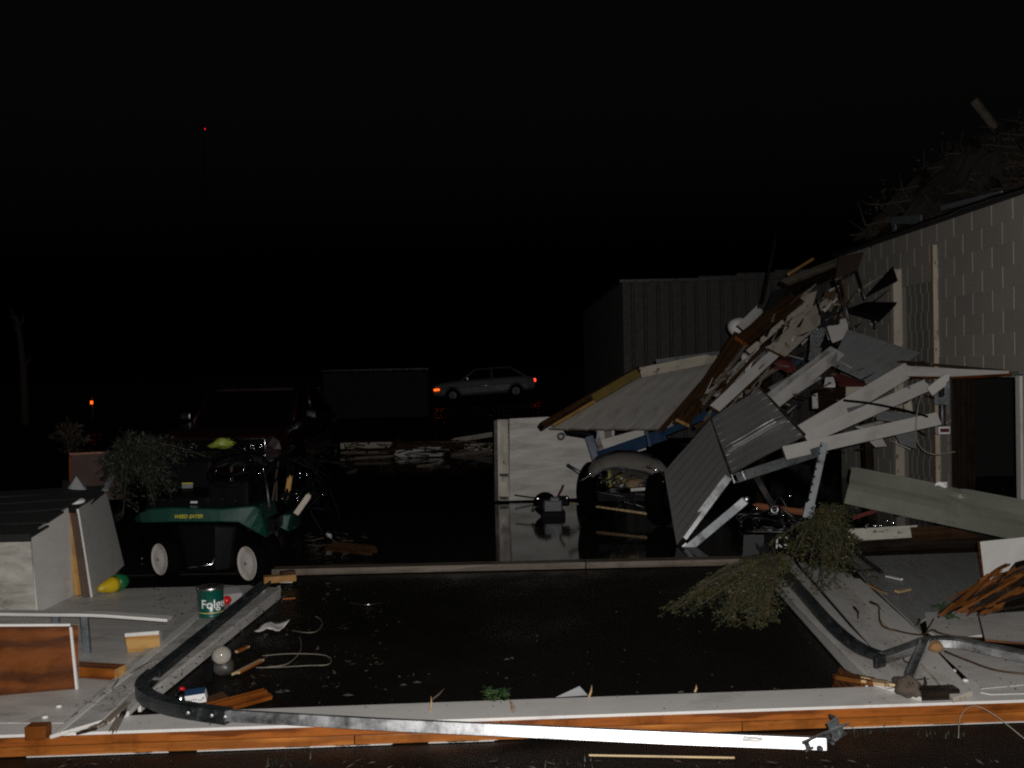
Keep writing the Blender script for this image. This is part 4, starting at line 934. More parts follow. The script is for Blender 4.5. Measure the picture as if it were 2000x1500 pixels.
# fallen tree brush over the roof
ft = thing('fallen_tree', 'dim brown fallen tree brush heaped over the block building roof', 'tree', (6.0, 12.8, 3.1))
st = B(); lf = B()
root = V((8.6, 13.0, 3.3))
tips = [D(x, y, d) for x, y, d in ((1690, 440, 12.8), (1720, 400, 13), (1760, 370, 13.2), (1810, 330, 13.2), (1850, 300, 13.4), (1900, 280, 13.4), (1950, 260, 13.4), (1990, 240, 13.5), (1780, 420, 12.6), (1840, 380, 12.8), (1900, 340, 12.8), (1960, 320, 12.8), (1700, 460, 13), (1930, 370, 12.4), (2030, 300, 13), (1870, 350, 13), (1660, 460, 13.4))]
for tp in tips:
    pth = curve_pts([root + V((U(-.3, .3), U(-.4, .4), U(-.1, .3))), root.lerp(tp, .5) + V((U(-.3, .3), U(-.3, .3), U(.1, .5))), tp], 6)
    st.tube(pth, [.05 * (1 - .85 * i / len(pth)) for i in range(len(pth))], 6); leaf_spray(lf, pth, 50, .8, .05, .25, w=.3)
    for _ in range(9):
        p = random.choice(pth[len(pth) // 4:]); d = (V((U(-1, .2), U(-.6, .6), U(-.25, .7)))).normalized(); L_ = U(.15, .5); q = p + d * L_ + UP * U(-.1, .12)
        st.tube([p, p.lerp(q, .5) + V((U(-.06, .06), U(-.06, .06), U(-.06, .06))), q], [.012, .008, .003], 4)
TORN = m_plain('torn_brown_roofing', (.020, .015, .011), .9, var=.7, scale=3, bump=1)
crumple('torn_decking', [D(1665, 470, 13.6), D(2060, 380, 13.2), D(2060, 225, 13.9), D(1840, 300, 14.0)], .03, TORN, .16, 41, 22, 12, 'dim brown torn roof decking heaved up over the block building', 'torn roof')
crumple('torn_decking', [D(1740, 455, 12.6), D(1960, 400, 12.4), D(1950, 300, 13.0), D(1850, 310, 13.0)], .03, TORN, .14, 43, 14, 10, 'smaller dim torn roof flap in front of the heaved decking', 'torn roof')
for o in bpy.data.objects:
    if o.name.startswith('torn_decking'): o['kind'] = 'thing'
for k, (x0, y0, x1, y1, l) in enumerate(((1760, 455, 1815, 340, 'dark rafter end leaning left in the torn roof'), (1850, 425, 1800, 330, 'dark rafter end crossing the torn roof'), (1960, 390, 1900, 270, 'long dark rafter rising through the torn roof'), (1700, 480, 1790, 395, 'low dark rafter at the left end of the torn roof'))):
    board('roof_rafter', D(x0, y0, 12.5), D(x1, y1, 13.2), .10, .05, DARKWOOD, up=(0, -1, .3), splint=.08, label=l, cat='rafter')
mk('trunk', B().tube([(9.6, 13, 3.2), root, root + V((-1.6, -.2, .1))], [.2, .16, .08], 10), BARK, None, ft, smooth=True)
mk('limb', st, BARK, None, ft, smooth=True); mk('crown', lf, BRUSHF, None, ft)

# far left trees
bt_ = thing('bare_tree', 'pale bare snapped tree far on the left edge', 'tree', D(48, 800, 22))
tube('trunk', [D(50, 830, 22), D(46, 725, 22), D(40, 665, 22), D(33, 625, 22), D(18, 600, 22)], [.09, .08, .06, .05, .02], BARK, parent=bt_)
for x0, y0, x1, y1 in ((40, 665, 20, 630), (36, 640, 48, 610), (33, 625, 5, 615), (46, 720, 60, 690)):
    tube('limb', [D(x0, y0, 22), D((x0 + x1) / 2 + 3, (y0 + y1) / 2, 22), D(x1, y1, 22.2)], [.035, .025, .008], BARK, parent=bt_)
sp_ = branch('sapling', 'small leafy sapling in front of the dark tree line at left', 'sapling', D(137, 905, 13), [D(130, 822, 13), D(145, 835, 13), D(118, 845, 13), D(135, 850, 12.9)], 10, .3, .08, BRUSHF, droop=.2)
pf_ = [PY(137, 978, 10.4), PY(240, 975, 10.6), PY(240, 883, 10.6), PY(137, 888, 10.4)]
pb = sheet('leaning_sheet', pf_, .02, (m_plain('maroon_board', (.06, .03, .022), .7), BROWNWOOD), 'dim maroon board with a pale orange edge left of the pine bough', 'panel')
board('edge_strip', PY(135, 887, 10.38), PY(241, 882, 10.58), .022, .02, ORANGE, up=(0, -1, 0), parent=pb)
board('edge_strip', PY(137, 892, 10.38), PY(138, 976, 10.38), .018, .02, ORANGE, up=(0, -1, 0), parent=pb)

# row of far planks beyond the wet floor
fp = [(655, 872, 768, 869, 19.5, .12, PAINT_WARM, 'long pale plank lying beyond the red car tail'), (768, 884, 845, 878, 18.8, .11, PAINT_CLEAN, 'short white plank propped in the far plank row'), (770, 890, 868, 888, 18.2, .06, PAINT, 'thin white board under the propped far plank'),
      (838, 877, 866, 876, 18.6, .05, PAINT_CLEAN, 'small bright white scrap in the middle of the far row'), (880, 862, 966, 848, 20.4, .10, PAINT_WARM, 'slanting pale board touching the white wall panel'), (905, 874, 966, 872, 19.8, .13, PAINT_WARM, 'thick cream board end beside the wall panel stud'),
      (925, 880, 966, 878, 19.2, .1, PAINT_CLEAN, 'white square board end low beside the wall panel stud'), (880, 892, 966, 880, 18.5, .09, GREYWOOD, 'grey wet plank in front of the cream boards'), (690, 896, 770, 892, 17.9, .03, GREYWOOD, 'thin grey lath on the wet floor edge'), (660, 885, 760, 884, 18.6, .04, GREYWOOD, 'grey strip below the long pale far plank'),
      (775, 870, 880, 868, 20.2, .16, BROWNWOOD, 'dark brown beam behind the far white scraps'), (812, 912, 850, 909, 16.6, .02, GREYWOOD, 'lone pale stick on the far wet floor')]
for x0, y0, x1, y1, d, h_, m_, l in fp:
    board('far_plank', D(x0, y0, d), D(x1, y1, d + .1), max(.05, h_ * .95), .05, m_, up=(0, -1, .3), label=l, cat='plank', splint=.08, both=True)
    p = D((x0 + x1) / 2, (y0 + y1) / 2, d)
b = B()
for k in range(120):
    p = D(U(650, 966), U(868, 902), U(17.6, 20)); p.z = U(.04, .25); q = p + V((U(-.4, .4), U(-.2, .2), U(-.05, .08))); b.tube([p, q], [.02, .008], 4)
tag(mk('splinter_heap', b, BROWNWOOD), 'heap of dark splinters under the far plank row', 'splinter heap', kind='stuff')

# ================================================================== white wall panel and leaning roof piece
wp = thing('boarded_wall', 'white boarded wall panel standing on the wet floor', 'wall panel', G(1060, 975, .0))
yw = 11.9
def W3(px, py, dy=0): return PY(px, py, yw + dy)
for i in range(4):
    u0, u1 = i / 4, (i + 1) / 4
    za, zb = 978 - (978 - 818) * u0, 978 - (978 - 818) * u1
    ra, rb2 = 970 - (970 - 808) * u0, 970 - (970 - 808) * u1
    a, c, d_, e_ = W3(995, za - .02), W3(1200, ra - .02, .05), W3(1200, rb2 + .02, .05), W3(995, zb + .02)
    j = U(-.0006, .0006); sheet('plank', [p + V((0, j, 0)) for p in (a, c, d_, e_)], .02, (PLYBACK, GREYWOOD), parent=wp)
mk('backing', B().box((0, 0, 0), (1.2, .03, .9)), GREYWOOD, T(*(W3(1098, 892, .06))), wp)
board('stud', W3(984, 977, -.01), W3(982, 819, -.01), .13, .06, (PAINT_WARM, DARKWOOD, BROWNWOOD), up=(0, -1, 0), parent=wp)
board('stud', W3(970, 978, .02), W3(969, 820, .02), .05, .09, (DARKWOOD,) * 3, up=(0, -1, 0), parent=wp)
for py in (928, 973): board('block', W3(976, py, -.045), W3(993, py, -.045), .035, .02, DARKWOOD, up=(0, -1, 0), parent=wp)
sheet('wall_board', [PY(1150, 866, 11.6), PY(1258, 836, 11.6), PY(1262, 878, 11.6), PY(1165, 905, 11.6)], .02, (PLYBACK, GREYWOOD), 'pale board behind the blue hoist arm', 'board')

rp = thing('roof_section', 'leaning white roof section with brown rafter and yellow insulation edge', 'roof section', D(1250, 770, 11.4))
rq = [D(1068, 838, 11.0), D(1250, 720, 11.9), D(1420, 690, 12.2), D(1330, 830, 10.9), D(1250, 838, 10.8)]
# decking boards of the underside
def lerp2(a, b_, c, d_, u, v): return a.lerp(b_, u).lerp(d_.lerp(c, u), v)
A_, B_, C_, D_ = D(1072, 838, 11.0), D(1252, 724, 11.9), D(1415, 694, 12.2), D(1310, 838, 10.7)
for i in range(6):
    v0, v1 = i / 6 + .0002, (i + 1) / 6 - .0002
    sheet('plank', [lerp2(A_, B_, C_, D_, 0, v0), lerp2(A_, B_, C_, D_, 1, v0), lerp2(A_, B_, C_, D_, 1, v1), lerp2(A_, B_, C_, D_, 0, v1)], .02, (PLYBACK, GREYWOOD), parent=rp)
board('rafter', D(1056, 834, 10.9), D(1248, 722, 11.75), .07, .10, (BROWNWOOD, BROWNWOOD, DARKWOOD), up=(0, -1, .35), parent=rp, splint=.02)
board('insulation', D(1160, 779, 11.25), D(1246, 729, 11.65), .10, .05, FOAMY, up=(0, -1, .5), parent=rp)
board('insulation', D(1080, 832, 10.93), D(1160, 785, 11.25), .03, .04, YELLOWWOOD, up=(0, -1, .5), parent=rp)
board('fascia', D(1250, 728, 11.7), D(1400, 698, 12.0), .12, .03, (PAINT_WARM, BROWNWOOD, BROWNWOOD), up=(0, -1, .1), parent=rp)
board('drip_edge', D(1282, 706, 11.8), D(1405, 689, 12.0), .015, .05, GALV_DULL, up=(0, 0, 1), parent=rp)

# long brown rafters and white planks of the pile
board('rafter', D(1333, 826, 9.8), D(1446, 655, 10.9), .15, .04, (BROWNWOOD, GREYWOOD, YELLOWWOOD), up=(-.25, -1, .2), label='long brown rafter leaning up across the roof section', cat='rafter')
board('rafter', D(1318, 826, 9.9), D(1430, 690, 10.9), .04, .05, (BROWNWOOD,) * 3, up=(-.25, -1, .2), label='narrow brown rafter just left of the long rafter', cat='rafter')
board('pile_board', D(1372, 795, 9.7), D(1470, 655, 10.8), .04, .06, (GREYWOOD, BROWNWOOD, BROWNWOOD), up=(-.25, -1, .2), label='narrow grey lath right of the long rafter', cat='lath')
board('pile_board', D(1290, 842, 10.0), D(1370, 750, 10.6), .05, .03, (BROWNWOOD,) * 3, up=(-.3, -1, .2), label='thin dark lath lying on the white roof decking', cat='lath')
blob('bucket_dome', D(1444, 640, 11.2), (.13, .12, .11), CARD, 2, None, .08).name = 'plastic_tub'
tag(bpy.data.objects['plastic_tub'], 'rounded white tub at the top end of the long rafter', 'tub')
board('pile_board', D(1445, 642, 10.9), D(1484, 604, 11.2), .10, .03, (PAINT, BROWNWOOD, BROWNWOOD), up=(-.2, -1, .1), splint=.05, label='white broken board end over the tub', cat='board')
board('pile_board', D(1448, 668, 10.6), D(1558, 582, 11.3), .17, .05, (BROWNWOOD, DARKWOOD, ORANGE), up=(-.2, -1, .4), splint=.05, label='dark red brown board at the top of the pile', cat='board')
board('pile_board', D(1460, 690, 10.5), D(1530, 630, 10.9), .06, .04, (PAINT_WARM, BROWNWOOD, BROWNWOOD), up=(-.2, -1, .3), label='cream trim board under the dark red brown board', cat='board')
crumple('cloth', [D(1440, 745, 10.3), D(1484, 735, 10.2), D(1482, 672, 10.6), D(1452, 690, 10.6)], .004, CLOTH_W, .035, 8, 14, 14, 'crumpled white cloth hanging in the debris pile', 'cloth', smooth=True)
sheet('broken_sheet', [D(1410, 790, 10.0), D(1450, 775, 9.9), D(1455, 700, 10.5), D(1425, 720, 10.5)], .02, (PAINT, BROWNWOOD), 'white panel strip beside the hanging cloth', 'panel')
board('pile_board', D(1395, 800, 9.5), D(1520, 685, 10.3), .11, .035, (PAINT_CLEAN, BROWNWOOD, BROWNWOOD), up=(-.2, -1, .5), splint=.02, label='long white plank slanting up behind the ribbed metal sheet', cat='plank')
board('pile_board', D(1515, 690, 10.2), D(1625, 590, 11.2), .21, .03, (PAINT_WARM, BROWNWOOD, BROWNWOOD), up=(-.25, -1, .5), splint=.03, label='wide cream plank rising to the top of the pile', cat='plank')
sheet('broken_sheet', [D(1535, 625, 11.2), D(1552, 580, 11.4), D(1600, 555, 11.5), D(1580, 625, 11.2), D(1520, 680, 10.8)], .02, (PAINT_WARM, BROWNWOOD), 'cream torn wall panel near the top of the pile', 'panel')
sheet('broken_sheet', [D(1490, 690, 10.9), D(1510, 640, 11.1), D(1528, 620, 11.2), D(1520, 660, 10.9)], .02, (DARKWOOD, DARKWOOD), 'dark wedge between the cream planks', 'panel')
board('pile_board', D(1512, 790, 9.3), D(1640, 690, 9.9), .12, .04, (PAINT, BROWNWOOD, BROWNWOOD), up=(-.3, -1, .5), label='grooved white plank under the grey white sheet', cat='plank')
board('pile_board', D(1500, 778, 9.4), D(1628, 682, 10.0), .08, .03, (PAINT_DIRTY, BROWNWOOD, BROWNWOOD), up=(-.3, -1, .7), label='dirty white plank along the top of the grooved plank', cat='plank')
sheet('broken_sheet', [D(1500, 760, 9.8), D(1600, 700, 10.1), D(1590, 740, 9.9), D(1530, 790, 9.6)], .015, (GREYP, BROWNWOOD), 'dark grey board inside the pile above the ribbed sheet', 'panel')
sheet('pile_sheet', [D(1625, 705, 9.7), D(1655, 645, 10.2), D(1795, 693, 10.3), D(1740, 728, 9.9), D(1712, 752, 9.7)], .015, (GREYP, GREYP), 'grey white plywood sheet bridging the pile and the block wall', 'sheet')
crumple('cloth', [D(1510, 722, 10.0), D(1552, 722, 9.95), D(1556, 700, 10.1), D(1516, 702, 10.1)], .005, CLOTH_R, .02, 4, 9, 6, 'red cloth scrap in the debris pile', 'cloth', smooth=True)
crumple('cloth', [D(1548, 712, 9.95), D(1572, 708, 9.95), D(1570, 692, 10.1), D(1548, 698, 10.1)], .005, CLOTH_B, .02, 14, 7, 5, 'blue cloth scrap next to the red cloth', 'cloth', smooth=True)
crumple('plastic_film', [D(1578, 700, 10.1), D(1600, 700, 10.0), D(1614, 640, 10.4), D(1585, 645, 10.4)], .003, CLEAR, .02, 6, 8, 10, 'clear plastic film hanging behind the stool', 'plastic film')
sheet('broken_sheet', [D(1612, 628, 10.8), D(1655, 625, 10.8), D(1658, 655, 10.6), D(1625, 668, 10.6)], .015, (PAINT_CLEAN, PAINT_CLEAN), 'white board patch behind the stool legs', 'panel')
# roof remains on top of the pile
board('roof_lath', D(1540, 536, 11.8), D(1588, 506, 12.2), .03, .03, (YELLOWWOOD,) * 3, up=(0, -1, .3), splint=.03, label='pale thin lath at the very top of the pile', cat='lath')
board('roof_lath', D(1528, 556, 11.8), D(1640, 512, 12.6), .11, .04, (GREYWOOD, DARKWOOD, DARKWOOD), up=(0, -1, .6), splint=.05, both=True, label='grey roof board topping the pile', cat='board')
board('roof_lath', D(1535, 575, 11.6), D(1632, 530, 12.3), .10, .05, (DARKWOOD,) * 3, up=(0, -1, .6), splint=.05, both=True, label='black soaked roof board below the grey roof board', cat='board')
sheet('roof_felt', [D(1625, 560, 12.0), D(1640, 500, 12.4), D(1690, 490, 12.8), D(1675, 530, 12.4)], .02, (m_plain('brown_felt', (.07, .045, .03), .9), BROWNWOOD), 'brown torn roofing felt against the block wall', 'roofing')
sheet('roof_felt', [D(1485, 640, 11.5), D(1510, 560, 12), D(1535, 560, 12), D(1530, 600, 11.6)], .02, (SHINGLE, SHINGLE), 'black torn roofing felt at the upper left of the pile', 'roofing')
sheet('roof_felt', [D(1594, 640, 11.4), D(1612, 560, 11.8), D(1650, 550, 11.9), D(1660, 610, 11.4), D(1640, 640, 11.2)], .02, (m_plain('tan_board', (.13, .075, .035), .8), BROWNWOOD), 'tan fibre board behind the upside down stool', 'fibre board')
board('thin_pole', D(1490, 590, 12.0), D(1516, 455, 12.6), .03, .03, DARKWOOD, up=(0, -1, 0), label='dark splintered pole sticking up from the pile', cat='pole', splint=.2)

b = B()
def chip(p, q, w_, mi):
    d = (V(q) - V(p)); sd_ = d.cross(V((U(-1, 1), -1, U(-1, 1)))).normalized() * w_; nn_ = d.cross(sd_).normalized() * w_ * .5
    b.add([p - sd_, p + sd_, p + nn_, q - sd_ * .3, q + sd_ * .3, q + nn_ * .3], [(0, 1, 2), (0, 3, 4, 1), (1, 4, 5, 2), (2, 5, 3, 0), (3, 5, 4)], mi)
for k in range(170):
    u = rnd(); x = 1360 + 290 * u + U(-40, 60); y = 800 - 230 * u + U(-40, 70); dd = 9.7 + 1.5 * u + U(-.15, .2); a_ = R(U(25, 75)); l_ = U(8, 60) * U(.4, 1)
    p = D(x, y, dd); q = D(x + l_ * math.cos(a_), y - l_ * math.sin(a_), dd + U(-.1, .15)); chip(p, q, U(.004, .022), random.choice((0, 1, 1, 2, 2, 3, 3)))
for k in range(90):
    x = U(1530, 1850); y = U(700, 880); dd = U(9.6, 10.3); p = D(x, y, dd); chip(p, D(x + U(-40, 40), y + U(-20, 20), dd + U(-.1, .1)), U(.004, .014), random.choice((1, 2, 2, 3, 0)))
tag(mk('pile_splinters', b, [PAINT_DIRTY, BROWNWOOD, DARKWOOD, GREYWOOD]), 'splinters and lath ends sticking out all over the debris pile', 'splinters', kind='stuff')
board('pile_board', D(1478, 745, 9.9), D(1532, 712, 10.1), .045, .012, (GREYWOOD,) * 3, up=(-.2, -1, .4), splint=.08, both=True, bow=.02, label='split grey lath below the red cloth', cat='lath')
board('pile_board', D(1405, 772, 9.8), D(1500, 668, 10.4), .035, .02, (BROWNWOOD,) * 3, up=(-.3, -1, .3), splint=.08, both=True, bow=.015, label='narrow brown lath alongside the long slanting plank', cat='lath')
board('pile_board', D(1548, 772, 9.35), D(1602, 738, 9.6), .03, .015, (PAINT_DIRTY, BROWNWOOD, BROWNWOOD), up=(-.2, -1, .5), splint=.06, both=True, label='short white lath under the grooved plank', cat='lath')
crumple('torn_metal', [D(1465, 722, 10.1), D(1500, 706, 10.2), D(1512, 676, 10.4), D(1478, 690, 10.3)], .003, GALV_DULL, .03, 77, 9, 7, 'crumpled torn grey metal piece in the middle of the pile', 'metal scrap')
crumple('torn_metal', [D(1600, 640, 10.7), D(1640, 632, 10.7), D(1640, 600, 10.9), D(1608, 598, 10.9)], .003, SHINGLE, .03, 78, 8, 7, 'black crumpled roofing scrap behind the stool', 'roofing')
board('pile_board', D(1330, 800, 10.4), D(1395, 740, 10.9), .035, .02, (YELLOWWOOD, BROWNWOOD, BROWNWOOD), up=(-.3, -1, .3), splint=.12, both=True, label='tan splintered lath lying on the white roof decking', cat='lath')
# upside down stool
stl = thing('stool', 'upturned dark stool with thin metal legs and a black seat', 'stool', D(1660, 600, 10.4))
for pts in (((1594, 585), (1630, 700)), ((1628, 545), (1665, 650)), ((1640, 548), (1658, 625)), ((1673, 530), (1690, 585)), ((1703, 618), (1710, 640)), ((1655, 600), (1612, 626))):
    tube('leg', [D(*pts[0], 10.5), D(*pts[1], 10.25)], .013, STEEL_DARK, parent=stl)
tube('rung', [D(1628, 548, 10.5), D(1674, 530, 10.6)], .012, STEEL_DARK, parent=stl)
sheet('seat', [D(1656, 602, 10.3), D(1690, 590, 10.5), D(1752, 590, 10.6), D(1720, 622, 10.2)], .04, (BLACK, BLACK), parent=stl)
sheet('backrest', [D(1690, 580, 10.4), D(1744, 520, 10.6), D(1754, 548, 10.55)], .03, (BLACK, BLACK), parent=stl)
mk('foot', B().box((0, 0, 0), (.22, .12, .12)), BLACK, T(*D(1622, 682, 10.2)) @ RY(35), stl, bevel=.015)

# white boards on the right of the pile
board('pile_board', D(1562, 848, 9.2), D(1775, 722, 9.9), .155, .04, (PAINT_CLEAN, BROWNWOOD, BROWNWOOD), up=(0, -1, .35), label='upper thick white board of the fan at the block wall', cat='board', bow=-.0)
board('pile_board', D(1572, 858, 9.1), D(1812, 752, 9.7), .12, .04, (PAINT_CLEAN, BROWNWOOD, BROWNWOOD), up=(0, -1, .35), label='middle white board of the fan at the block wall', cat='board', splint=.03)
board('pile_board', D(1530, 886, 8.95), D(1832, 818, 9.45), .125, .04, (PAINT_CLEAN, BROWNWOOD, BROWNWOOD), up=(0, -1, .3), label='lowest white board of the fan at the block wall', cat='board')
sheet('level_plank', [D(1768, 711, 9.85), D(1867, 719.5, 9.4), D(1975, 729, 8.98), D(1975, 733, 8.96), D(1856, 734, 9.4), D(1771, 733, 9.8)], .05, (PAINT_CLEAN, ORANGE), 'level white board running along the block wall', 'board')
board('pile_board', D(1757, 706, 9.95), D(1960, 724.5, 9.1), .10, .014, (DARKWOOD, BROWNWOOD, ORANGE), up=(0, -.1, 1), label='brown cap strip on the level white board', cat='strip')
sheet('broken_sheet', [D(1650, 790, 9.5), D(1712, 782, 9.6), D(1705, 808, 9.4), D(1662, 812, 9.35)], .012, (GREYP, GREYP), 'grey flap between the upper and middle white boards', 'panel')
sheet('broken_sheet', [D(1710, 802, 9.5), D(1815, 812, 9.5), D(1780, 826, 9.4), D(1712, 818, 9.4)], .012, (GREYP, GREYP), 'grey flap between the middle and lowest white boards', 'panel')
sheet('broken_sheet', [D(1668, 842, 9.3), D(1730, 815, 9.5), D(1715, 822, 9.5), D(1700, 838, 9.3)], .012, (PAINT_CLEAN, PAINT_CLEAN), 'white sliver panel above the lowest white board', 'panel')
sheet('broken_sheet', [D(1695, 860, 9.3), D(1724, 852, 9.35), D(1732, 871, 9.3), D(1712, 872, 9.25)], .012, (PAINT_CLEAN, PAINT_CLEAN), 'white pointed scrap hanging below the lowest white board', 'scrap')
sheet('broken_sheet', [D(1748, 850, 9.4), D(1792, 840, 9.5), D(1790, 876, 9.4), D(1760, 866, 9.35)], .012, (GREYP, GREYP), 'grey hanging scrap beside the white pointed scrap', 'scrap')
board('pile_board', D(1815, 765, 9.4), D(1855, 735, 9.4), .09, .02, (PAINT_CLEAN, PAINT_CLEAN, PAINT_CLEAN), up=(0, -1, 0), splint=.08, label='white splintered triangle under the level board', cat='splinter')
cable('cable', [D(1648, 782, 9.3), D(1700, 788, 9.35), D(1760, 800, 9.4), D(1812, 814, 9.4)], .012, BLACK, 'dark flat cable crossing the white fan boards')
cable('wire', [D(1800, 770, 9.35), D(1792, 800, 9.3), D(1789, 850, 9.3), D(1802, 878, 9.3), D(1830, 888, 9.25), D(1866, 882, 9.2)], .006, CABLE, 'thin cable dangling from the fan boards')
hp = thing('hanging_pipe', 'dark hanging pipe with a red and white box at its end', 'pipe', D(1840, 850, 9.6))
crumple('plastic_wrap', [D(1826, 790, 9.7), D(1852, 790, 9.6), D(1856, 742, 9.7), D(1822, 745, 9.8)], .004, CLEAR, .02, 9, 8, 8, parent=hp)
tube('pipe', [D(1838, 745, 9.7), D(1840, 790, 9.7), D(1841, 832, 9.6)], .03, STEEL_DARK, parent=hp)
mk('end_box', B().box((0, 0, 0), (.11, .09, .075)), CARD, T(*D(1841, 840, 9.55)), hp, bevel=.006)
mk('label_band', B().box((0, -.047, 0), (.085, .004, .035)), CLOTH_R, T(*D(1841, 840, 9.55)), hp)
# dim bits in the pile gap
sheet('broken_sheet', [D(1586, 772, 10.2), D(1597, 766, 10.2), D(1598, 796, 10.1), D(1587, 796, 10.1)], .02, (PAINT_CLEAN, PAINT_CLEAN), 'small white upright batten end in the dark gap', 'batten')
sheet('broken_sheet', [D(1652, 752, 10.2), D(1705, 750, 10.2), D(1668, 772, 10.1), D(1652, 780, 10.1)], .02, (PAINT_WARM, PAINT_WARM), 'cream board patch behind the upper white board', 'board')
sheet('broken_sheet', [D(1612, 738, 10.0), D(1628, 735, 10.0), D(1632, 752, 9.9), D(1610, 752, 9.9)], .03, (CARD, CARD), 'bright white lump under the plywood sheet', 'lump')
sheet('broken_sheet', [D(1628, 726, 10.0), D(1704, 752, 9.9), D(1640, 752, 9.8)], .02, (CLOTH_R, CLOTH_R), 'dark red triangle under the plywood sheet', 'scrap')
sheet('broken_sheet', [D(1590, 760, 10.4), D(1660, 755, 10.4), D(1670, 800, 10.2), D(1600, 805, 10.2)], .02, (DARKWOOD, DARKWOOD), 'dark board deep in the gap of the pile', 'board')
board('pile_board', D(1770, 770, 10.4), D(1775, 810, 10.4), .08, .03, (PAINT_WARM,) * 3, up=(0, -1, 0), label='short cream post stub behind the fan boards', cat='post')
# props that carry the fan of boards
board('prop_beam', G(1700, 1010, .02), D(1690, 790, 9.9), .12, .08, DARKWOOD, up=(-1, 0, 0), label='black prop beam carrying the fan boards from below', cat='beam')
board('prop_beam', G(1480, 985, .02), D(1500, 740, 10.2), .12, .08, DARKWOOD, up=(-1, 0, 0), label='black prop beam behind the ribbed metal sheet', cat='beam')

# ------------------------------------------------------------------ ribbed bent metal sheet (door panel)
dp = thing('garage_door', 'bent grey ribbed metal door panel leaning on the debris', 'door panel', G(1330, 1060, 0))
def ribbed_quad(a, b_, c, d_, ribs, nu=24, amp=.009, dent=0.0, seed=1):
    rs = random.Random(seed); bm2 = B(); n = newell([a, b_, c, d_]); n = n if n.dot(C0 - a) > 0 else -n; vs2 = []; nv = ribs * 12
    for i in range(nu + 1):
        for j in range(nv + 1):
            u, v = i / nu, j / nv; p = a.lerp(b_, u).lerp(d_.lerp(c, u), v)
            ph = (v * ribs) % 1; r_ = amp * max(0, 1 - abs(ph - .5) * 12)
            r_ *= min(1, 8 * min(u, 1 - u))
            r_ += dent * math.exp(-((v - .62) / .05) ** 2) * min(1, 6 * min(u, 1 - u)) + .008 * math.sin(7 * u + 5 * v)
            vs2.append(p + n * r_)
    for i in range(nu):
        for j in range(nv): bm2.f.append((i * (nv + 1) + j, (i + 1) * (nv + 1) + j, (i + 1) * (nv + 1) + j + 1, i * (nv + 1) + j + 1)); bm2.mi.append(0)
    bm2.v = vs2; return bm2
P1, P2, P3, P4 = D(1297, 922, 9.2), D(1388, 818, 9.55), D(1427, 925, 9.15), G(1322, 1064, .02)
P5, P6 = D(1484, 758, 9.4), D(1572, 850, 9.0)
o = mk('folded_sheet', ribbed_quad(P1, P2, P3, P4, 8), RIBBED, None, dp); md = o.modifiers.new('thick', 'SOLIDIFY'); md.thickness = -.012
o = mk('folded_sheet', ribbed_quad(P2, P5, P6, P3, 8, dent=.035, seed=2), RIBBED, None, dp); md = o.modifiers.new('thick', 'SOLIDIFY'); md.thickness = -.012
mk('hinge_edge', B().tube([P2, P3], .012, 6), STEEL_DARK, None, dp); mk('hinge_edge', B().tube([P5, P6], .014, 6), STEEL_DARK, None, dp)
def alu(name, label, a, c, w=.07, t=.035, ends=True, holes=0, mat=GALV, cat='steel bar', up=(0, -1, .3)):
    th = thing(name, label, cat, a); L_ = (V(c) - V(a)).length; M = frame(a, V(c) - V(a), up)
    mk('channel', B().sweep([(0, 0, 0), (L_, 0, 0)], [(-w / 2, t / 2), (-w / 2, -t / 2), (-w / 2 + .004, -t / 2), (-w / 2 + .004, t / 2 - .004), (w / 2 - .004, t / 2 - .004), (w / 2 - .004, -t / 2), (w / 2, -t / 2), (w / 2, t / 2)], (0, 0, 1)), mat, M, th)
    for k in range(holes):
        mk('slot', B().box((L_ * (k + .5) / holes, -w * .42, t / 2 + .001), (.02, .014, .002)), BLACK, M, th)
    return th, M, L_
th, M, L_ = alu('steel_channel', 'pale steel channel along the lower edge of the ribbed panel', D(1334, 1050, 8.9), D(1422, 932, 9.05))
mk('clip', B().box((.07, .05, .01), (.04, .06, .03)), GALV, M, th, bevel=.003); mk('end_plate', B().box((L_ + .01, 0, .0), (.012, .07, .05)), STEEL_DARK, M, th)
th, M, L_ = alu('steel_channel', 'lower pale steel channel hanging free below the ribbed panel', D(1340, 1075, 8.75), D(1456, 978, 8.8), up=(.25, -1, .75), mat=GALV_DULL)
mk('clip', B().box((L_ - .06, 0, .02), (.10, .075, .02)), GALV, M, th, bevel=.003); mk('roller', B().lathe([(.022, -.03), (.022, .03), (.012, .034)], 14), GALV, M @ T(L_ + .01, .0, .03), th, smooth=True)
mk('clip', B().box((.02, .01, -.01), (.05, .09, .02)), GALV, M, th, bevel=.003)
th, M, L_ = alu('steel_channel', 'dark open steel channel pointing up to the perforated bar', D(1438, 934, 8.85), D(1612, 878, 9.05), .085, .05, mat=GALV_DULL)
mk('end_frame', B().box((.01, .034, .02), (.10, .01, .03)).box((.01, -.034, .02), (.10, .01, .03)).box((-.04, 0, .02), (.01, .08, .03)).box((.075, 0, .022), (.03, .08, .03)), GALV, M, th, bevel=.002)
th, M, L_ = alu('perforated_bar', 'perforated steel angle bar hanging from the lowest white board', D(1610, 865, 9.0), D(1583, 985, 8.95), .06, .04, holes=8, mat=GALV_DULL)
mk('foot_plate', B().box((L_ + .06, .0, 0), (.14, .09, .03)), GALV_DULL, M, th, bevel=.004)
rl = thing('ring_roller', 'dark steel arm ending in a ring roller', 'roller arm', D(1512, 995, 8.7))
mk('arm', B().sweep([D(1476, 932, 8.85), D(1512, 992, 8.7)], [(-.025, -.012), (.025, -.012), (.025, .012), (-.025, .012)], (0, -1, .3)), STEEL_DARK, None, rl)
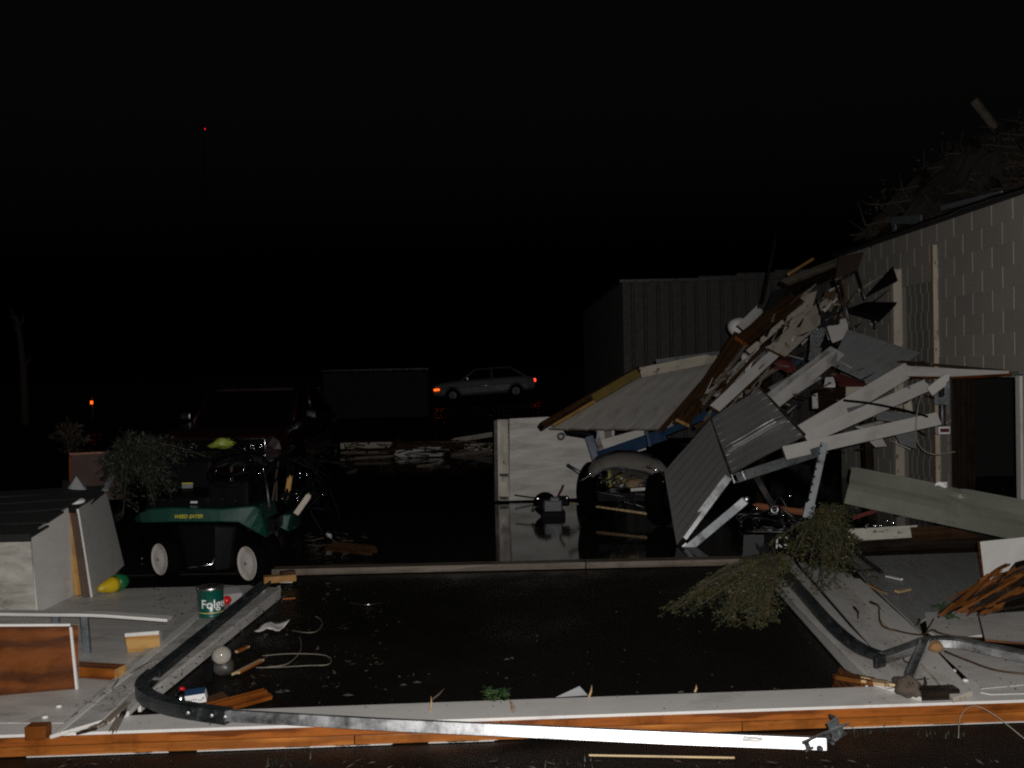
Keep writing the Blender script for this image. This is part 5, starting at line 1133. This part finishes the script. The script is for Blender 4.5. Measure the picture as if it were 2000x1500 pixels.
mk('roller', B().lathe([(.022, -.02), (.034, -.02), (.034, .02), (.022, .02)], 20, closed=True), GALV, T(*D(1512, 995, 8.66)) @ RX(80), rl, smooth=True)
mk('bearing', B().lathe([(.014, -.015), (.014, .018), (.006, .022)], 12), STEEL_DARK, T(*D(1512, 995, 8.66)) @ RX(80), rl)
board('broken_board', D(1470, 988, 9.4), D(1620, 1008, 9.2), .06, .03, (ORANGE,) * 3, up=(0, -1, .3), splint=.06, both=True, label='orange lumber lying behind the ring roller', cat='lumber')

# tangle of dark scrap under the panel
tg = thing('scrap_tangle', 'tangle of dark wires and tubes below the ring roller', 'scrap', G(1500, 1040, 0))
b = B()
for k in range(26):
    p = G(U(1450, 1570), U(1030, 1075), 0) + UP * U(.02, .25); b.tube(curve_pts([p, p + V((U(-.2, .2), U(-.2, .2), U(-.05, .15))), p + V((U(-.4, .4), U(-.2, .2), U(-.1, .05)))], 4), U(.006, .014), 5)
mk('wires', b, STEEL_DARK, None, tg, smooth=True)
for k in range(5):
    p = G(U(1470, 1560), U(1025, 1050), 0) + UP * U(.15, .3); tube('fitting', [p, p + V((U(-.06, .06), U(-.03, .03), U(-.04, .04)))], .012, CHROME, parent=tg)
sheet('tin_plate', [G(1450, 1085, .03), G(1480, 1080, .05), G(1512, 1082, .06), G(1514, 1046, .2), G(1453, 1046, .2)], .015, (SHEDP, PAINT), 'grey plate standing behind the cedar branch', 'plate')
sg = thing('sign_board', 'black board with broken pale letter shapes behind the cedar branch', 'sign', D(1530, 1058, 7.9))
mk('board', B().box((0, 0, 0), (.34, .02, .13)), BLACK, T(*D(1535, 1058, 7.92)), sg, bevel=.003)
for pts in (((1518, 1048), (1517, 1070)), ((1518, 1048), (1525, 1050)), ((1521, 1064), (1526, 1068)), ((1532, 1063), (1541, 1067)), ((1534, 1049), (1538, 1051))):
    a, c = D(*pts[0], 7.895), D(*pts[1], 7.895); board('letter_stroke', a, c + (c - a).normalized() * .004, .013, .006, PAINT_CLEAN, up=(0, -1, 0), parent=sg)

# ------------------------------------------------------------------ blue hoist, wheeled cart, small engine
ho = thing('hoist', 'blue steel hoist arm with a black padded roller', 'hoist', G(1165, 960, 0))
def bar(name, a, c, w, t, mat, parent): return board(name, a, c, w, t, mat, up=(0, -1, .2), parent=parent, bevel=.004)
bar('arm', D(1170, 893, 11.0), D(1300, 848, 10.7), .13, .07, BLUE, ho); bar('arm', D(1290, 849, 10.72), D(1420, 795, 10.3), .07, .06, BLUE, ho)
bar('collar', D(1262, 842, 10.65), D(1268, 872, 10.65), .03, .09, BLUE, ho)
bar('post', D(1150, 852, 11.05), D(1168, 908, 11.0), .09, .06, BLUE, ho); bar('post', D(1162, 842, 11.1), D(1180, 900, 11.08), .06, .05, STEEL_DARK, ho)
tube('padded_roller', [D(1103, 845, 11.1), D(1108, 842, 11.1), D(1150, 848, 11.1), D(1165, 850, 11.1)], [.035, .05, .055, .05], BLACK, parent=ho)
mk('ring', B().lathe([(.022, -.02), (.042, -.02), (.042, .02), (.022, .02)], 18, closed=True), STEEL_DARK, T(*D(1096, 852, 11.05)) @ RX(90), ho, smooth=True)
tube('rod', [D(1108, 908, 11.2), D(1140, 928, 11.1)], .02, GALV_DULL, parent=ho)
tube('stand', [D(1168, 905, 11.0), G(1176, 975, .0)], .04, BLUE, parent=ho)
ct = thing('wheeled_cart', 'dark two wheeled cart with an arched rusty fender', 'cart', G(1220, 1000, 0))
def cart_wheel(c, yaw, r=.27, w=.16):
    M = T(*c) @ RZ(yaw) @ RX(90); wh = put('wheel', None, M, ct)
    mk('tyre', B().lathe([(.15, -w / 2), (r * .86, -w / 2), (r * .97, -w * .35), (r, 0), (r * .97, w * .35), (r * .86, w / 2), (.15, w / 2)], 32, closed=True), RUBBER, M, wh, smooth=True)
    mk('rim', B().lathe([(.15, -.05), (.13, .02), (.05, .03), (0, .03)], 24), STEEL_DARK, M, wh, smooth=True)
wl = D(1160, 945, 10.6); wl.z = .30; cart_wheel(wl, 62, .30, .17)
wr = D(1292, 960, 9.9); wr.z = .30; cart_wheel(wr, 62, .29, .17)
# arched fender
arc = [D(x, y, d) for x, y, d in ((1147, 928, 10.3), (1152, 915, 10.3), (1165, 902, 10.25), (1185, 893, 10.2), (1210, 889, 10.15), (1240, 889, 10.05), (1268, 894, 9.95), (1290, 904, 9.85), (1306, 920, 9.8))]
arc2 = [D(x, y, d) for x, y, d in ((1158, 930, 10.2), (1166, 924, 10.2), (1178, 917, 10.15), (1196, 914, 10.1), (1216, 914, 10.05), (1240, 917, 9.95), (1262, 922, 9.85), (1280, 930, 9.75), (1296, 942, 9.7))]
arc3 = [p + V((.02, .35, .02)) for p in arc]
n = len(arc)
b = B().add(arc2 + arc + arc3, [(i, i + 1, n + i + 1, n + i) for i in range(n - 1)] + [(n + i, n + i + 1, 2 * n + i + 1, 2 * n + i) for i in range(n - 1)])
b.v = [p + V((U(-.008, .008), U(-.012, .012), U(-.010, .010))) for p in b.v]
o = mk('fender', b, RUSTY, None, ct, smooth=True); o.modifiers.new('thick', 'SOLIDIFY').thickness = .012
tube('fender_rim', arc2, .011, GALV_DULL, parent=ct)
mk('tray', B().box((0, 0, 0), (.62, .5, .10)), BLACK, T(*(D(1228, 965, 10.4))) @ RZ(-8), ct, bevel=.01)
mk('tray_back', B().box((0, 0, 0), (.6, .03, .3)), m_plain('dark_brown_board', (.03, .024, .018), .8), T(*(D(1228, 940, 10.75))), ct)
tube('axle', [wl, wr], .02, STEEL_DARK, parent=ct)
b = B()
for k in range(34):
    p = D(U(1165, 1300), U(925, 985), U(9.9, 10.5)); b.tube(curve_pts([p, p + V((U(-.12, .12), U(-.1, .1), U(-.08, .1))), p + V((U(-.3, .3), U(-.1, .1), U(-.12, .1)))], 4), U(.005, .014), 5)
tag(mk('cables', b, STEEL_DARK, None, ct, smooth=True), kind='stuff')
for k in range(6):
    p = D(U(1180, 1290), U(912, 950), U(9.9, 10.2)); mk('fitting', B().lathe([(.02, -.02), (.022, .02), (.012, .03)], 8), GALV_DULL, T(*p) @ RX(U(0, 180)) @ RY(U(0, 90)), ct)
for x0, y0, x1, y1 in ((1262, 912, 1300, 934), (1272, 955, 1290, 990), (1146, 925, 1152, 935)):
    tube('bracket', [D(x0, y0, 9.75), D((x0 + x1) / 2 + 6, (y0 + y1) / 2 - 4, 9.75), D(x1, y1, 9.75)], .009, CHROME, parent=ct)
tag(mk('yellow_bottle', B().lathe([(.03, 0), (.035, .01), (.035, .13), (.02, .17), (.012, .19)], 14), m_plain('dull_yellow_bottle', (.20, .165, .03), .5, var=.5), T(*D(1190, 951, 10.35)), smooth=True), 'yellow bottle standing in the wheeled cart', 'bottle')
blob('rag_bundle', D(1240, 945, 10.3), (.11, .08, .055), m_plain('tan_rag', (.22, .15, .08), .85, var=.6, scale=14), 44, None, .4)
tag(bpy.data.objects['rag_bundle'], 'tan crumpled rag bundle in the wheeled cart', 'rag')
blob('rag_bundle', D(1212, 936, 10.35), (.06, .05, .05), m_plain('mustard_rag', (.2, .16, .03), .85, var=.6, scale=14), 45, None, .4)
tag(bpy.data.objects['rag_bundle.001'], 'mustard rag lump beside the yellow bottle', 'rag')
board('white_strip', D(1232, 957, 10.0), D(1262, 955, 9.95), .03, .015, PAINT, up=(0, -1, .3), label='short white strip on the edge of the cart tray', cat='strip')
tube('stick', [D(1006, 967, 11.3), D(1275, 1005, 9.9)], [.008, .014], STICK, 'long pale stick leaning from the small engine to the cart', 'stick', n=6)
en = thing('small_engine', 'small black engine sitting on the wet floor by the wall panel', 'engine', G(1080, 1008, 0))
eg = G(1080, 1010, .0); ENG = m_plain('oily_cast_metal', (.05, .052, .055), .4, var=.7, scale=12)
mk('block', B().box(eg + V((0, 0, .13)), (.20, .18, .13)), ENG, None, en, bevel=.015)
mk('shroud', B().lathe([(.12, -.05), (.13, 0), (.10, .05), (.03, .06)], 20), BLACK, T(*(eg + V((-.08, .02, .14)))) @ RX(80), en, smooth=True)
mk('tank', B().box(eg + V((.12, .02, .17)), (.12, .14, .10)), BLACK, None, en, bevel=.02)
mk('head', B().box(eg + V((.02, -.05, .20)), (.10, .10, .05)), ENG, None, en, bevel=.008)
for k in range(4): mk('cooling_fin', B().box(eg + V((.0, -.095, .10 + k * .025)), (.17, .025, .006)), ENG, None, en)
mk('base', B().box(eg + V((0, 0, .035)), (.26, .22, .07)), BLACK, None, en, bevel=.01)
tube('exhaust', [eg + V((-.12, -.03, .12)), eg + V((-.2, -.05, .12)), eg + V((-.22, -.06, .07))], .018, STEEL_DARK, parent=en)
tube('handle', [eg + V((.06, 0, .22)), eg + V((.11, .02, .31)), eg + V((.12, .02, .34))], .012, CLOTH_R, parent=en)
for x, z in ((-.16, .21), (.15, .21)): mk('bolt', B().lathe([(.012, 0), (.012, .012), (.006, .016)], 8), CHROME, T(*(eg + V((x, -.06, z)))) @ RX(80), en)

# ------------------------------------------------------------------ sage metal gutter, beam, torn post at right
gt = thing('metal_gutter', 'long crumpled sage green metal trim piece resting across the right debris', 'metal trim', D(1820, 985, 7.0))
La = [D(1664, 913, 7.35), D(1657, 945, 7.27), D(1649, 982, 7.3)]; Ra = [D(2060, 990, 6.4), D(2060, 1030, 6.3), D(2060, 1070, 6.4)]
b = B(); vs2 = []; nu = 34
for i in range(nu + 1):
    u = i / nu
    kink = .05 * math.exp(-((u - .55) / .035) ** 2)
    for j in range(9):
        v = j / 8; k = v * 2; p0 = La[0].lerp(La[1], k) if k < 1 else La[1].lerp(La[2], k - 1); p1 = Ra[0].lerp(Ra[1], k) if k < 1 else Ra[1].lerp(Ra[2], k - 1)
        p = p0.lerp(p1, u) + V((0, -1, .1)) * ((.012 * math.sin(9 * u + 3 * v) + kink * (1 - v) * (1 if (j % 2) else .5)) + (.015 if j in (4,) else 0)) + UP * (-.012 * kink * 20 * (1 - v))
        vs2.append(p)
b.add(vs2, [(i * 9 + j, (i + 1) * 9 + j, (i + 1) * 9 + j + 1, i * 9 + j + 1) for i in range(nu) for j in range(8)])
o = mk('trim_sheet', b, SAGE, None, gt, smooth=False); o.modifiers.new('thick', 'SOLIDIFY').thickness = .006
tube('rolled_edge', [vs2[i * 9] for i in range(nu + 1)], .007, SAGE, parent=gt, n=6); tube('rolled_edge', [vs2[i * 9 + 8] for i in range(nu + 1)], .006, SAGE, parent=gt, n=6)
crumple('paper_scrap', [D(1826, 948, 6.9), D(1850, 952, 6.85), D(1850, 942, 6.9), D(1832, 941, 6.9)], .003, CARD, .008, 17, 5, 4, 'white paper tuft on the top edge of the sage trim', 'paper')
wbm = board('painted_beam', G(1652, 1058, .1) + UP * .05, G(1790, 1050, .1) + UP * .05, .10, .075, (PAINT_SPECK, PAINT_SPECK, PAINT_SPECK), up=(0, -1, .3), splint=.03, label='speckled white painted beam under the sage trim', cat='beam')
board('painted_beam', G(1778, 1052, .1) + UP * .04, G(1975, 1042, .1) + UP * .04, .11, .06, (BROWNWOOD, PAINT_SPECK, BROWNWOOD), up=(0, -1, .15), splint=.03, label='brown beam continuing right from the speckled beam', cat='beam')
board('base_beam', G(1640, 1078, 0) + UP * .05, G(1960, 1066, 0) + UP * .05, .12, .1, DARKWOOD, up=(0, -1, .1), label='black base beam below the speckled beam', cat='beam')
board('rod_scrap', G(1680, 1086, .12), G(1722, 1118, .11), .03, .02, DARKWOOD, label='black rod lying on the grey siding', cat='rod')
board('debris_strip', G(1660, 1116, .115), G(1718, 1112, .112), .03, .012, DARKWOOD, splint=.05, both=True, label='dark wet strip at the near edge of the black rod', cat='strip')
board('debris_strip', G(1732, 1125, .112), G(1762, 1132, .112), .03, .01, PAINT_CLEAN, splint=.02, both=True, label='small bright strip on the grey siding', cat='strip')
board('wood_splinter', G(1750, 1156, .118), G(1775, 1150, .118), .045, .012, (STICK,) * 3, splint=.03, both=True, label='stubby tan splinter on the grey siding', cat='splinter')
board('wood_splinter', G(1692, 1140, .118), G(1732, 1160, .118), .02, .01, (ORANGE, STICK, STICK), splint=.06, both=True, label='long orange splinter on the grey siding', cat='splinter')
for k, (x0, y0, x1, y1) in enumerate(((1655, 1075, 1690, 1078), (1690, 1012, 1740, 1010), (1720, 1020, 1780, 1016))): pass
board('red_tool', D(1665, 1012, 7.8), D(1722, 994, 7.8), .03, .02, CLOTH_R, up=(0, -1, .3), label='dim red tool shaft under the sage trim', cat='tool')
b = B()
for k in range(5):
    p = D(1690 + k * 16 + U(-6, 6), 1026 + U(-6, 5), 7.9); b.tube([p, p + V((U(-.05, .05), U(-.02, .02), U(-.03, .03)))], .010, 8)
tag(mk('steel_fittings', b, CHROME, smooth=True), 'cluster of shiny steel fittings under the sage trim', 'fittings')
cj0 = G(1918, 1158, .1)
ps = thing('torn_post', 'torn white post with orange splintered wood at the right edge', 'post', cj0)
face = [PY(1917, 1152, cj0.y), PY(1915, 1058, cj0.y), PY(2040, 1046, cj0.y), PY(2040, 1085, cj0.y), PY(1985, 1098, cj0.y)] + jag(PY(1985, 1098, cj0.y), PY(1932, 1148, cj0.y), 6, .008)
sheet('painted_face', face, .03, (PAINT_CLEAN, ROT), parent=ps)
sheet('painted_face', [G(1882, 1178, .11), PY(1885, 1158, cj0.y), PY(1916, 1132, cj0.y), PY(1916, 1150, cj0.y), G(1890, 1182, .11)], .015, (PAINT_CLEAN, ROT), parent=ps)
for k in range(70):
    a = D(2040 - U(0, 90), 1095 + U(0, 85), U(5.5, 6.25)); a.z = max(.14, a.z); c = G(1822 + U(0, 90), 1196 + U(-10, 16), .125 + U(0, .03)).lerp(a, U(0, .6)); a = a.lerp(c, U(0, .35))
    board('splinter', a, c + UP * U(0, .05) * rnd(), U(.008, .032), U(.004, .014), (random.choice((ROT, ROT, DARKWOOD)),) * 3, up=(U(-.8, .6), U(-1, .2), 1), splint=.12, both=True, bow=U(-.015, .015), parent=ps)
b = B()
branch('moss_sprig', 'green mossy sprig at the tip of the orange splinters', 'moss', G(1835, 1192, .13), [G(1820, 1182, .13), G(1850, 1205, .12), G(1860, 1210, .12), G(1842, 1184, .14)], 10, .06, .02, GRASSY, droop=.1, r=.003, sag=.01)
vine = thing('brown_vine', 'brown dry vine snaking over the right siding', 'vine', G(1820, 1240, .12))
b = B(); b.tube(curve_pts([G(1716, 1190, .13), G(1722, 1220, .14), G(1752, 1232, .13), G(1800, 1240, .14), G(1820, 1230, .17), G(1835, 1236, .14), G(1870, 1243, .13), G(1918, 1246, .13)], 6), .005, 5)
b.tube(curve_pts([G(1824, 1208, .15), G(1806, 1240, .16), G(1800, 1262, .14), G(1770, 1275, .14), G(1766, 1290, .13), G(1790, 1300, .13)], 6), .004, 5)
b.tube(curve_pts([G(1845, 1272, .13), G(1890, 1290, .125), G(1950, 1310, .12), G(2050, 1320, .12)], 6), .005, 5)
mk('stem', b, BROWNWOOD, None, vine, smooth=True)
blob('dry_gourd', G(1827, 1262, .16), (.035, .035, .03), m_plain('fluffy_seed', (.26, .14, .05), .9, var=.7, scale=40, bump=1), 61, None, .3, 26).name = 'seed_ball'
tag(bpy.data.objects['seed_ball'], 'fluffy brown seed ball on the shiny track tail', 'seed ball')
for (x0, y0, x1, y1, l) in ((1668, 1186, 1676, 1208, 'brown leaf stalk on the right trim board edge'), (1795, 1210, 1788, 1222, 'dark sprig above the brown vine'), (1800, 1350, 1806, 1322, 'forked dark twig right of the clogged opener arm'), (1700, 1176, 1720, 1190, 'short brown twig between the siding panels')):
    a, c = G(x0, y0, .13), G(x1, y1, .15); tube('twig', [a, a.lerp(c, .5) + V((.012, 0, .004)), c], [.009, .007, .003], BROWNWOOD, l, 'twig', n=5)
cable('wire', [G(1872, 1442, .0), PY(1876, 1400, 4.25), PY(1900, 1379, 4.22), PY(1940, 1395, 4.18), G(2010, 1450, .01)], .0015, CABLE, 'hair thin wire arching in front of the right plate end')

for x, y, l in ((1690, 1432, 'dim green weed tuft in front of the plates near the track bracket'), (1840, 1438, 'dim green weed tuft in front of the right plate end'), (560, 1492, 'dim weed tuft below the left part of the plates'), (1110, 1495, 'dim weed tuft under the middle of the bright track')):
    p0 = G(x, y, 0); lf = B()
    for k in range(34):
        p = p0 + V((U(-.10, .10), U(-.05, .05), 0)); d = V((U(-.6, .6), U(-.6, .6), 1)).normalized() * U(.012, .035); sd_ = V((d.y, -d.x, .001)).normalized() * .0028
        lf.add([p - sd_, p + sd_, p + d], [(0, 1, 2)])
    tag(mk('weed_tuft', lf, PINEF), l, 'weed')
# ------------------------------------------------------------------ small litter nobody could count
lit = B()
def bit(p, s_, thick=.35):
    d = V((U(-1, 1), U(-1, 1), U(-.15, .25))).normalized() * s_; e = d.cross(UP).normalized() * s_ * U(.15, thick); h_ = UP * U(.001, .006)
    lit.add([p - d, p + e, p + d, p - e, p + h_], [(0, 1, 4), (1, 2, 4), (2, 3, 4), (3, 0, 4)], random.choice((0, 0, 1, 1, 2)))
for _ in range(70): bit(G(U(560, 1680), U(1130, 1345), 0), U(.004, .016))
for _ in range(130): bit(G(U(430, 760), U(1140, 1350), 0), U(.006, .03))
for _ in range(200): bit(G(U(100, 1950), U(1478, 1545), 0), U(.006, .03))
for _ in range(420):
    u = rnd(); p = G(110 + 400 * u + U(-20, 100), 1435 - 285 * u - U(0, 20), .124)
    if p.y > 4.45: bit(p, U(.003, .014))
for _ in range(120): bit(G(U(300, 400), U(1150, 1235), ZT + .004), U(.004, .02))
for _ in range(160): bit(G(U(1660, 1990), U(1150, 1350), .128), U(.003, .014))
for _ in range(60): bit(FW(U(.3, LW - .4), U(.02, .3), ZT + .001), U(.003, .010))
for _ in range(140): bit(D(U(640, 960), U(868, 905), 18.5) * 1.0 * V((1, 1, 0)) if False else G(U(640, 980), U(880, 930), .004), U(.01, .05))
tag(mk('leaf_litter', lit, [BARK, TANLEAF, DARKWOOD]), 'scattered leaf and wood crumbs on the wet drive and boards', 'litter', kind='stuff')
wl_ = B()
for (x, y, s_) in ((780, 1322, .008), (788, 1338, .02), (815, 1333, .025), (990, 1288, .018), (1000, 1286, .012), (545, 1352, .025), (560, 1350, .02), (680, 1358, .03), (640, 1140, .03), (660, 1152, .02), (1330, 1352, .02), (520, 1240, .015), (560, 1240, .01), (640, 1160, .02)):
    p = G(x, y, .004); d = V((1, U(-.3, .3), 0)).normalized() * s_; e = V((0, s_ * .4, 0)); wl_.add([p - d, p - e, p + d, p + e, p + UP * .008], [(0, 1, 4), (1, 2, 4), (2, 3, 4), (3, 0, 4)])
tag(mk('pale_chips', wl_, SHEDP), 'pale paint chips scattered on the black drive', 'chips', kind='stuff')
